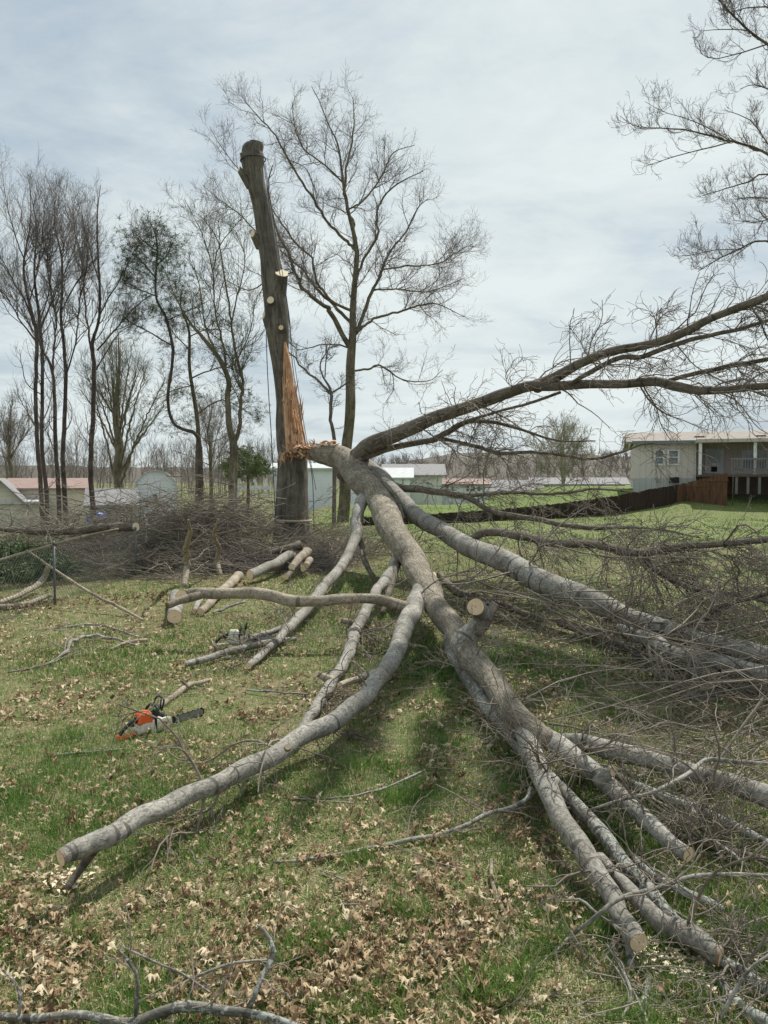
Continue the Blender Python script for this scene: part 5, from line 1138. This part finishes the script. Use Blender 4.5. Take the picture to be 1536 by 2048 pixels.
log('log with a rust-coloured end at the edge of the pile', [(592,1104,'h',.32,20.8),(552,1127,'h',.25,20.8),(500,1150,'h',.18,20.8)], nrm1=(-.65,-.75,0))
log('dark log resting on the pile with a cream sawn end', [(542,1104,'h',.38,9.6),(580,1095,'h',.45,16.0),(602,1089,'h',.48,19.2)], 'dark_limb', cutm='cutpale', nrm1=(.6,-.75,.3))
log('peeled cream log end among the cut pieces', [(584,1134,'h',.25,14.4),(604,1112,'h',.36,17.6),(616,1100,'h',.42,19.2)], 'limb_pale', cutm='cutpale', nrm1=(.3,-.6,.7))
log('small sawn piece right of the peeled log', [(612,1132,'h',.22,12.8),(620,1120,'h',.28,14.4)], 'limb_pale', cutm='cut', nrm0=(.1,-1,0))
log('small sawn piece lowest in front of the peeled log', [(572,1154,'h',.12,11.2),(596,1134,'h',.2,12.0),(606,1138,'h',.18,11.2)], 'dark_limb', cutm='cut', nrm1=(.5,-.85,0))
log('bent grey limb standing at the left of the brush pile', [(368,1170,'h',.02,13),(374,1132,'h',.3,13),(372,1098,'h',.62,12),(380,1066,'h',.95,9),(376,1040,'h',1.2,4)], 'limb_pale', (False, False))
log('bent grey limb standing nearer the middle of the brush pile', [(440,1150,'h',.02,11),(434,1122,'h',.25,11),(438,1098,'h',.5,9),(428,1070,'h',.8,7),(436,1040,'h',1.1,3)], 'limb_pale', (False, False))
log('curved dead limb standing up out of the brush pile', [(412,1075,'d',15.4,15),(416,1045,'d',15.4,13),(424,1015,'d',15.4,12),(430,1004,'d',15.4,8)], 'limb_pale', (False, False), 'dead limbs in the pile', 'branch')
log('long thin log lying flat beside the dropping branch', [(590,1278,'h',.05,8),(540,1284,'h',.06,12),(470,1300,'h',.06,14),(420,1315,'h',.055,14),(370,1329,'h',.055,13)], 'limb', (False, True), nrm1=(-.9,-.4,0))
log('forked pale branch lying behind the chainsaw', [(320,1412,'h',.05,13),(348,1392,'h',.05,12),(376,1372,'h',.05,12),(398,1366,'h',.05,10),(416,1360,'h',.05,6)], 'limb_pale', (False, False), None, 'branch')
log('short snag of bark curled at the end of the pale branch', [(376,1374,'h',.06,8),(368,1366,'h',.09,7),(362,1362,'h',.11,4)], 'dark_limb', (False,False), None, 'branch')
log('heavy log lying along the left fence with a pale sawn end', [(-60,1050,'d',14.6,8),(40,1062,'d',14.4,10),(120,1064,'d',14.2,13),(190,1058,'d',14.0,17),(240,1054,'d',13.9,18),(272,1054,'d',13.8,17)], 'dark_limb', (False, True), None, cutm='cutpale', nrm1=(.85,-.5,.1))
log('long straight pole slanting across the left fence', [(-60,1137,'d',12.0,6),(60,1103,'d',12.3,6),(150,1077,'d',12.7,6),(236,1058,'d',13.2,4)], 'limb_pale', (False,False), None, 'branch')
log('thin branch slanting down from the fence to the leaf drift', [(60,1105,'h',.75,4),(110,1140,'h',.5,5),(180,1185,'h',.25,6),(240,1215,'h',.1,6),(285,1240,'h',.03,5)], 'limb_pale', (False,False), None, 'branch')
log('curved heavy root-like limb behind the fence mesh, upper', [(0,1205,'h',.08,9),(50,1185,'h',.12,11),(85,1160,'h',.2,12),(96,1135,'h',.4,9)], 'limb_pale', (False,False), 'curved limbs behind the fence', 'branch')
log('curved heavy root-like limb behind the fence mesh, lower', [(-10,1215,'h',.06,12),(50,1208,'h',.06,11),(100,1190,'h',.1,9)], 'limb_pale', (False,False), 'curved limbs behind the fence', 'branch')
log('dark snag propping the sawn end of the long limb', [(205,1680,'h',.20,22),(180,1710,'h',.12,18),(155,1742,'h',.06,17),(135,1775,'h',.02,14)], 'dark_limb', (False,False), None, 'branch')
log('light stick standing in the leaves near the right limbs', [(983,1720,'h',.05,7),(985,1770,'h',.04,9),(1005,1820,'h',.03,11),(1032,1882,'h',.02,11)], 'limb_pale', (False,False), None, 'branch')
log('dead curled bark-coloured stick in the straw at the left', [(222,1298,'h',.03,4),(255,1285,'h',.04,8),(292,1280,'h',.03,6)], 'limb_pale', (False,False), None, 'branch')
log('lichened stub lying at the bottom edge of the photograph', [(1295,1955,'h',.04,14),(1290,2000,'h',.035,18),(1282,2070,'h',.03,20)], 'limb_lichen', (False,False), None, 'branch')
log('grey stick across the bottom right corner', [(1240,1985,'h',.03,4),(1300,1990,'h',.03,8),(1400,1998,'h',.03,10),(1470,2005,'h',.03,12)], 'limb', (False,False), None, 'branch')
log('pale gnarled limb in the bottom right corner', [(1440,1955,'h',.04,14),(1470,2000,'h',.04,28),(1520,2040,'h',.04,32),(1580,2070,'h',.04,30)], 'limb_lichen', (False,False), None, 'branch')

def stick(label, pts, n1=6, L=.25, seed=0, mt='limb', mtw='twig_pale', group='sticks on the grass', n2=12, name='stick', wob=.4):
    P, R = pxline(pts); Pd, Rd = densify(P, R, .04, wob, seed); g0 = Pd[len(Pd)//2]
    root = empty(name, (g0[0], g0[1], float(H(g0[0], g0[1])))); tag(root, label, 'stick', group)
    G = Geo(); G.tubes(Pd, Rd, 9, caps=True, lump=.05, seed=seed); G.build('stem', M[mt], root)
    if n1:
        PP, RR = stack_lines([(Pd, Rd)], 16); G = Geo()
        q, r = grow(PP, RR, n1, L, 7, (45,14), .2, (0,0,0), (.1,1), .5, .012, .4, .3, .006, seed+5, flat=.4); r = np.maximum(r, .0012); G.tubes(q, r, 4)
        if n2: q2, r2 = grow(q, r, n2, L*.5, 6, (40,14), .25, (0,0,0), (.1,1), .6, .012, .5, .4, .005, seed+6); G.tubes(q2, np.maximum(r2, .001), 3)
        t = G.build('twigs', M[mtw], root); t['kind'] = 'stuff'
stick('long lichened branch across the very bottom edge', [(-40,2028,'h',.04,16),(60,2036,'h',.04,15),(150,2036,'h',.04,18),(240,2038,'h',.04,18),(300,2028,'h',.045,20),(390,2016,'h',.05,20),(470,2020,'h',.05,18),(540,2038,'h',.045,16),(620,2062,'h',.04,14)], 10, .28, 411, 'limb_lichen')
stick('upright forked shoot on the left of the bottom branch', [(272,2030,'h',.05,9),(274,1985,'h',.12,8),(270,1945,'h',.18,8),(255,1918,'h',.21,6),(236,1898,'h',.23,3)], 4, .2, 415, 'limb_lichen', group='shoots of the bottom branch')
stick('bent grey shoot rising from the middle of the bottom branch', [(498,2018,'h',.05,9),(512,1985,'h',.09,11),(530,1945,'h',.13,12),(550,1905,'h',.17,12),(535,1870,'h',.20,8),(515,1850,'h',.22,4)], 4, .16, 419, 'limb_lichen', group='shoots of the bottom branch')
stick('short shoot at the left end of the bottom branch', [(38,2030,'h',.05,7),(38,1990,'h',.11,7),(30,1965,'h',.14,6),(5,1940,'h',.17,4)], 2, .12, 421, 'limb_lichen', group='shoots of the bottom branch')
stick('long brown stick slanting through the leaves at lower left', [(240,1890,'h',.02,3),(300,1920,'h',.03,5),(360,1945,'h',.03,5),(420,1985,'h',.04,4)], 4, .2, 423)
stick('stick crossing the leaves beside the bent shoot', [(300,2000,'h',.02,4),(380,1960,'h',.03,6),(450,1930,'h',.04,6),(535,1920,'h',.05,5)], 4, .2, 425)
stick('long grey branch lying from the middle to the right limbs', [(545,1724,'h',.02,4),(620,1720,'h',.02,7),(700,1702,'h',.025,9),(780,1690,'h',.03,9),(860,1672,'h',.035,9),(930,1650,'h',.05,9),(990,1625,'h',.06,9),(1045,1605,'h',.09,9),(1062,1575,'h',.14,8)], 10, .3, 427)
stick('arched branch resting over the two nearest sawn limbs', [(1095,1920,'h',.03,5),(1150,1865,'h',.08,7),(1200,1825,'h',.20,9),(1260,1790,'h',.23,10),(1330,1772,'h',.23,9),(1400,1752,'h',.22,9),(1470,1748,'h',.22,7),(1550,1752,'h',.2,6)], 8, .3, 431)
stick('pale curved twig leaning on the sawn limb', [(1128,1800,'h',.16,4),(1165,1800,'h',.18,6),(1200,1830,'h',.17,6),(1245,1862,'h',.16,5)], 3, .12, 433)
stick('branch arching over the right limbs with drooping side twigs', [(1185,1618,'h',.18,5),(1240,1600,'h',.24,6),(1320,1580,'h',.28,8),(1380,1545,'h',.32,9),(1420,1520,'h',.34,10),(1480,1522,'h',.34,8),(1560,1530,'h',.34,6)], 12, .3, 435)
stick('thin twig running down behind the round sawn face', [(1365,1590,'h',.15,5),(1400,1640,'h',.1,7),(1440,1690,'h',.06,9),(1490,1730,'h',.05,9)], 6, .25, 437)
stick('curved twig below the long limb, middle of the lawn', [(580,1600,'h',.02,4),(680,1595,'h',.03,5),(760,1580,'h',.03,5),(850,1540,'h',.03,4)], 6, .25, 441)
stick('reddish bent twig on the lawn right of the chainsaw', [(495,1380,'h',.03,4),(560,1385,'h',.04,4),(620,1388,'h',.04,3)], 4, .2, 443)
stick('hooked pale twig beneath the long limb', [(470,1598,'h',.02,4),(486,1590,'h',.05,5),(490,1565,'h',.13,5),(540,1545,'h',.12,5)], 4, .12, 445)
stick('thin straight stick on the straw left of the chainsaw tip', [(100,1512,'h',.015,5),(170,1505,'h',.02,5),(250,1498,'h',.015,4)], 2, .15, 447)
stick('twiggy branch lying in the leaves at far left', [(15,1345,'h',.02,4),(90,1330,'h',.03,5),(130,1305,'h',.05,6),(148,1280,'h',.07,7),(200,1272,'h',.06,6),(270,1290,'h',.03,4)], 12, .5, 451)
stick('bare twig in the drift of red leaves', [(60,1262,'h',.02,3),(120,1255,'h',.04,4),(200,1250,'h',.05,4),(280,1275,'h',.03,3)], 8, .5, 453)
stick('hooked twig under the pale jutting limb', [(426,1226,'h',.03,5),(450,1216,'h',.05,6),(490,1203,'h',.1,5)], 3, .3, 455)
stick('thin stick in the grass right of centre', [(640,1740,'h',.02,3),(690,1760,'h',.02,4),(735,1785,'h',.02,3)], 3, .15, 457)
stick('stick lying low at the foot of the leaning light stick', [(870,1875,'h',.02,4),(950,1880,'h',.02,5),(1030,1884,'h',.02,4)], 4, .15, 459)
stick('fork of twigs along the grass below the nearest sawn face', [(1210,1910,'h',.05,4),(1250,1960,'h',.05,6),(1290,2030,'h',.06,7),(1310,2070,'h',.06,7)], 8, .22, 461)
stick('grey stick beside the small sawn stub at bottom right', [(1225,2060,'h',.04,6),(1262,1995,'h',.06,7),(1240,1930,'h',.08,6),(1215,1890,'h',.1,4)], 6, .2, 463)
stick('thin shoot standing at the right edge near the bottom', [(1440,2040,'h',.05,7),(1465,1990,'h',.12,8),(1500,1940,'h',.2,7),(1545,1905,'h',.25,5)], 6, .2, 465)
# unremarkable sticks scattered over the lawn
g = np.random.default_rng(77)
used = set()
for k in range(30):
    d = float(g.uniform(2.5, 10)); x = float(g.uniform(-.48,.45)*d); a = g.uniform(0,6.28); L = g.uniform(.2,.6)*(1+d*.05); n=5
    pale = k % 2; o_ = abs(math.cos(a)); ori = 'lying across the view' if o_ > .8 else 'pointing towards the camera' if o_ < .45 else 'aslant to the right' if math.cos(a)*math.sin(a) > 0 else 'aslant to the left'
    px = CX+F*x/d; py = HOR+F*EYE/d
    where = ('in leaves at ' if py > 1650 else 'on grass at ' if py > 1330 else 'in straw near the pile at ')+('far left' if px < 350 else 'left' if px < 650 else 'middle' if px < 950 else 'right' if px < 1200 else 'far right')
    lab = ('long ' if L > .5 else 'short ' if L < .32 else '')+('pale' if pale else 'dark')+' thin stick '+ori+' '+where
    if lab in used: continue
    used.add(lab)
    P = np.array([[x+math.cos(a)*L*(t-.5)+g.normal(0,.015), d+math.sin(a)*L*(t-.5)+g.normal(0,.015), 0] for t in np.linspace(0,1,n)]); P[:,2] = H(P[:,0],P[:,1])+.014+g.uniform(0,.02,n)
    R = np.linspace(1,.4,n)*g.uniform(.0025,.005); root = empty('stick', (x, d, float(H(x,d)))); tag(root, lab, 'stick', 'scattered small sticks')
    Pd, Rd = densify(P, R, .05, .6, k); G = Geo(); G.tubes(Pd, Rd, 6, True); G.build('stem', M['twig_pale' if pale else 'twig'], root)
    PP, RR = stack_lines([(Pd,Rd)], 8); q, r = grow(PP, RR, 4, L*.5, 6, (40,12), .2, (0,0,0), (.2,1), .6, .01, .4, .3, .006, 900+k, flat=.3); G = Geo(); G.tubes(q, np.maximum(r,.0011), 4); t = G.build('twigs', M['twig'], root); t['kind'] = 'stuff'

# ------------------------------------------------------------------ brush piles
def brush(name, label, spec, n, seed, mt, L=(.6,1.8), r=(.004,.012)):
    """spec: list of (px, py, h, spread x, spread y, spread z, weight)"""
    g = np.random.default_rng(seed); G = Geo(); w = np.array([s[6] for s in spec], float); w /= w.sum(); K = 8
    idx = g.choice(len(spec), n, p=w); C = np.array([np.append(atd(s[0], 0, s[1])[:1], [s[1], s[2]]) for s in spec])[idx]; S = np.array([s[3:6] for s in spec])[idx]
    c = C+g.normal(0,1,(n,3))*S; c[:,2] = np.abs(c[:,2])
    az = g.normal(0, .75, n)+np.where(g.uniform(0,1,n)<.5, 0, math.pi); d = unit(np.stack([np.cos(az), np.sin(az)*.8, g.normal(0,.25,n)], -1)); Ls = g.uniform(*L, n)
    P = np.empty((n,K,3)); cur = c-d*Ls[:,None]*.5
    for j in range(K):
        P[:,j] = cur; d = unit(d+g.normal(0,.13,(n,3))); cur = cur+d*(Ls/(K-1))[:,None]
    P[...,2] = np.maximum(P[...,2], H(P[...,0],P[...,1])+.02); R = g.uniform(r[0], r[1], n)[:,None]*np.linspace(1,.35,K)[None,:]
    G.tubes(P, R, 5)
    q, rr = grow(P, R, n*3, L[1]*.28, 6, (42,14), .25, (0,0,.03), (.1,1), .7, .011, .4, .3, .015, seed+1); G.tubes(q, np.maximum(rr, r[0]*.75), 3)
    o = G.build(name, M[mt]); o.data.materials.append(M['twig_pale']); m_ = np.zeros(len(o.data.polygons), np.int32); nq = n*(K-1)*5
    pb = g.uniform(0,1,n) < .66; m_[:nq] = np.repeat(pb, (K-1)*5); o.data.polygons.foreach_set('material_index', m_)
    return tag(o, label, 'brush', kind='stuff')
brush('brush_pile', 'tangled heap of cut branches round the foot of the broken trunk', [(520,15.2,.08,.6,.4,.08,1.6),(430,15,.35,.7,.6,.28,4),(320,14.8,.25,.8,.6,.22,3),(660,16.6,.12,.5,.5,.12,1.2),(470,18.3,.75,.9,.4,.32,3),(360,18,.7,1.0,.6,.3,2),(700,17,.15,.5,.4,.12,1),(390,15.6,.9,.6,.4,.25,1.2),(640,19,.3,.8,.4,.25,1.2)], 1250, 501, 'twig')
brush('brush_pile', 'darker matted brush in front of the cut log ends', [(530,14.3,.08,.7,.3,.07,3),(630,15.0,.12,.4,.3,.08,1.5),(450,14.2,.15,.5,.3,.1,1)], 420, 511, 'twig_far', (.5,1.3))
brush('brush_pile', 'low line of brush and vines along the far left fence', [(60,15.5,.35,.9,.5,.22,2),(200,16,.3,.8,.5,.2,2),(120,18,.5,1.2,.8,.3,2),(290,13.5,.12,.6,.5,.10,1.5),(60,14.2,.65,.7,.4,.3,1.4),(200,14.6,.7,.8,.4,.35,1.8),(330,15.2,.75,.7,.4,.35,1.5),(430,15.6,.9,.7,.4,.35,1.6),(270,15.2,.9,.9,.4,.35,1.4)], 980, 521, 'twig', (.5,1.5))
brush('brush_pile', 'matted fine twigs lying under the great limb at the right', [(1350,6.2,.08,.7,.5,.07,3),(1200,7.0,.08,.8,.6,.07,2),(1450,5.2,.07,.5,.4,.06,2),(1050,8.0,.10,.8,.6,.08,2),(1500,8.5,.2,.9,.9,.14,2),(1250,9.5,.15,1.1,.9,.12,2),(1300,5.2,.06,.5,.4,.05,1),(1150,11.5,.15,1.3,1.0,.12,1.5),(1430,4.3,.08,.35,.35,.06,2),(1330,5.0,.08,.4,.4,.06,1.5)], 230, 531, 'twig', (.3,1.1), (.0022,.006))
brush('brush_pile', 'fine broken twigs strewn under the fallen stem', [(760,9.5,.06,.8,1.2,.05,2),(850,6.8,.05,.5,.7,.04,2),(640,9.0,.05,.8,.9,.04,1),(980,4.6,.04,.3,.5,.03,1),(1300,2.7,.03,.3,.25,.03,1.2),(1180,3.2,.03,.3,.3,.02,.6)], 190, 541, 'twig', (.25,.7), (.0018,.004))
brush('crossing_branches', 'long bare branches crossing over the great limbs at the right', [(1300,6.5,.35,.6,.6,.18,2),(1150,8,.4,.8,.8,.2,2),(1430,5.5,.3,.4,.5,.15,2),(1250,10,.5,1.0,.9,.25,2),(1050,9,.3,.6,.8,.15,1),(1350,4.2,.15,.4,.4,.08,1)], 55, 551, 'twig', (.9,2.4), (.004,.010))
# sawdust
g = np.random.default_rng(81); n = 900; spots = [(1440,1945,.10),(1380,1940,.09),(1290,1905,.05),(135,1765,.05),(1110,1290,.22),(560,1180,.3)]
idx = g.integers(0, len(spots), n); base = np.array([ath(s[0],s[1]) for s in spots])[idx]; sp = np.array([s[2] for s in spots])[idx]
c = base+g.normal(0,1,(n,3))*sp[:,None]; c[:,2] = H(c[:,0],c[:,1])+g.uniform(.012,.03,n); s_ = g.uniform(.004,.012,n)[:,None,None]
V = c[:,None,:]+g.normal(0,1,(n,4,3))*s_*[1,1,.35]; T = np.arange(n)[:,None]*4+np.array([[0,1,2,0,2,3,0,3,1,1,3,2]]); 
tag(mkmesh('sawdust', V.reshape(-1,3), None, T.reshape(-1,3), M['cutpale'], None, False, {'bc': V.reshape(-1,3)}), 'pale wood chips spilled below the sawn ends', 'wood chips', kind='stuff')

# ------------------------------------------------------------------ chainsaws
M['orange'] = plain('orange_plastic', (.70,.125,.028), .38, var=.12, scale=20); M['creamp'] = plain('cream_plastic', (.62,.60,.50), .45, var=.12, scale=25)
M['blackp'] = plain('black_plastic', (.02,.02,.022), .5, scale=20); M['bar'] = plain('worn_steel_bar', (.34,.35,.38), .4, .6, .35, 40); M['green'] = plain('green_cap', (.06,.22,.08), .5); M['chain'] = plain('oily_chain', (.06,.055,.05), .5, .6)
def rbox(name, c, size, mt, parent, rz=0, ry=0, taper=1., bev=.008, M3=None):
    G = Geo(); G.box((0,0,0), size, 0, taper, bev=bev); a = ry
    Ry = np.array([[math.cos(a),0,math.sin(a)],[0,1,0],[-math.sin(a),0,math.cos(a)]]); G.xform(lambda v: v@Ry.T+np.array(c))
    return G.build(name, mt, parent, False, world=False)
def ptube(name, pts, r, mt, parent, S=10, n=30, rr=None):
    G = Geo(); P = catmull(np.array(pts, float), n); G.tubes(P, np.full(n, r) if rr is None else np.interp(np.linspace(0,1,n), np.linspace(0,1,len(rr)), rr), S, True); return G.build(name, mt, parent, True, world=False)
def chainsaw(loc, rz, label, s=1.0, colour='orange', tilt=0.0):
    root = empty('chainsaw', loc, rz); tag(root, label, 'chainsaw', 'chainsaws left on the lawn'); root.scale = (s,s,s); root.rotation_euler = (tilt, 0, rz)
    # x forward along the bar, y left, z up; clutch cover on the right (-y)
    rbox('body', (-.02, .0, .075), (.25,.13,.10), M['creamp'], root, taper=.9, bev=.015)
    top = rbox('engine_cover', (-.085,.005,.155), (.155,.125,.115), M[colour], root, ry=.06, taper=.84, bev=.02)
    rbox('air_filter_latch', (-.165,.0,.15), (.012,.05,.05), M['blackp'], top, bev=.003)
    rbox('tank', (-.10,.01,.045), (.13,.11,.06), M['creamp'], root, bev=.012)
    cov = Geo(); prof = [(-.06,.02),(.11,.03),(.155,.055),(.150,.115),(.10,.135),(-.035,.125),(-.06,.08)]
    cov.prism(prof, -.092, -.066); cov.build('clutch_cover', M['creamp'], root, False, world=False)
    c2 = Geo(); c2.prism([(x*.8+.02,z*.78+.018) for x,z in prof], -.097, -.0915); c2.build('clutch_cover', M['creamp'], root, False, world=False)
    rbox('muffler', (.115,.01,.10), (.05,.10,.09), M['blackp'], root, bev=.01)
    rbox('cover_vent', (.085,-.100,.08), (.045,.008,.030), M['chain'], root, bev=.002)
    rbox('top_shroud', (.03,.01,.165), (.085,.10,.05), M['blackp'], root, taper=.8, bev=.01); rbox('cap', (.045,.0,.20), (.05,.055,.022), M['green'], root, bev=.006)
    ptube('front_handle', [(-.01,-.085,.03),(-.015,-.088,.14),(.01,-.075,.215),(.02,-.03,.245),(.02,.04,.245),(.0,.085,.21),(-.03,.092,.12),(-.05,.08,.03),(-.05,.03,.012),(-.03,-.05,.012),(-.01,-.085,.03)], .0125, M['blackp'], root, 12, 60)
    ptube('hand_guard', [(.055,-.07,.20),(.085,-.065,.285),(.09,-.02,.305),(.09,.04,.305),(.085,.075,.28),(.055,.08,.20)], .009, M['blackp'], root, 8, 40)
    ptube('hand_guard', [(.072,-.02,.20),(.088,-.018,.30)], .007, M['blackp'], root, 8, 6)
    ptube('rear_handle', [(-.13,0,.155),(-.19,0,.145),(-.25,0,.115),(-.305,0,.075),(-.325,0,.05)], .017, M['blackp'], root, 12, 20)
    ptube('rear_handle', [(-.10,0,.035),(-.16,0,.03),(-.24,0,.022),(-.31,0,.018),(-.34,0,.035),(-.322,0,.06)], .014, M[colour], root, 12, 24, [.02,.018,.016,.02,.02,.012])
    rbox('trigger', (-.20,0,.112), (.03,.012,.03), M['blackp'], root, bev=.003)
    # guide bar with rounded nose
    L, w = .44, .036; n = 14; out = [(.08,-w*.75)]+[(.08+x, -w+.006*(1-x/L)) for x in (.1,.2,.3)]+[(.08+L-w+math.cos(a)*w, math.sin(a)*w) for a in np.linspace(-math.pi/2, math.pi/2, n)]+[(.08+x, w-.006*(1-x/L)) for x in (.3,.2,.1)]+[(.08,w*.75)]
    out = [(x, z+.078) for x, z in out]
    G = Geo(); G.prism(out, -.060, -.0555); G.build('guide_bar', M['bar'], root, False, world=False)
    G = Geo(); pts = np.array([(x, -.0577, z) for x, z in out]); P = catmull(pts, 120); G.tubes(P, np.full(120,.0035), 6)
    for k in range(2, 118, 3):
        t = unit(P[k+1]-P[k-1]); nrm = np.array([t[2],0,-t[0]]); 
        G.box(P[k]+nrm*.006, (.012,.006,.009), 0, M=np.array([[t[0],0,nrm[0]],[0,1,0],[t[2],0,nrm[2]]]))
    G.build('saw_chain', M['chain'], root, False, world=False)
    g2 = Geo(); g2.prism([(.10,.045),(.20,.047),(.215,.078),(.20,.108),(.10,.112)], -.0625, -.0603); g2.build('bar_stain', M['chain'], root, False, world=False)
    return root
p = ath(302,1470); t0 = ath(238,1487); t1 = ath(400,1440)
ang = math.atan2(t1[1]-t0[1], t1[0]-t0[0])
chainsaw((p[0], p[1]+.03, .012), ang, 'orange and cream chainsaw with black handles standing on the grass at the left', .76)
p = ath(468,1297)
chainsaw((p[0]+.05, p[1]+.1, .01), math.radians(12), 'second chainsaw, black and pale, half hidden behind the flat thin log', .80, 'creamp', math.radians(-6))
print('objects', len(bpy.data.objects))
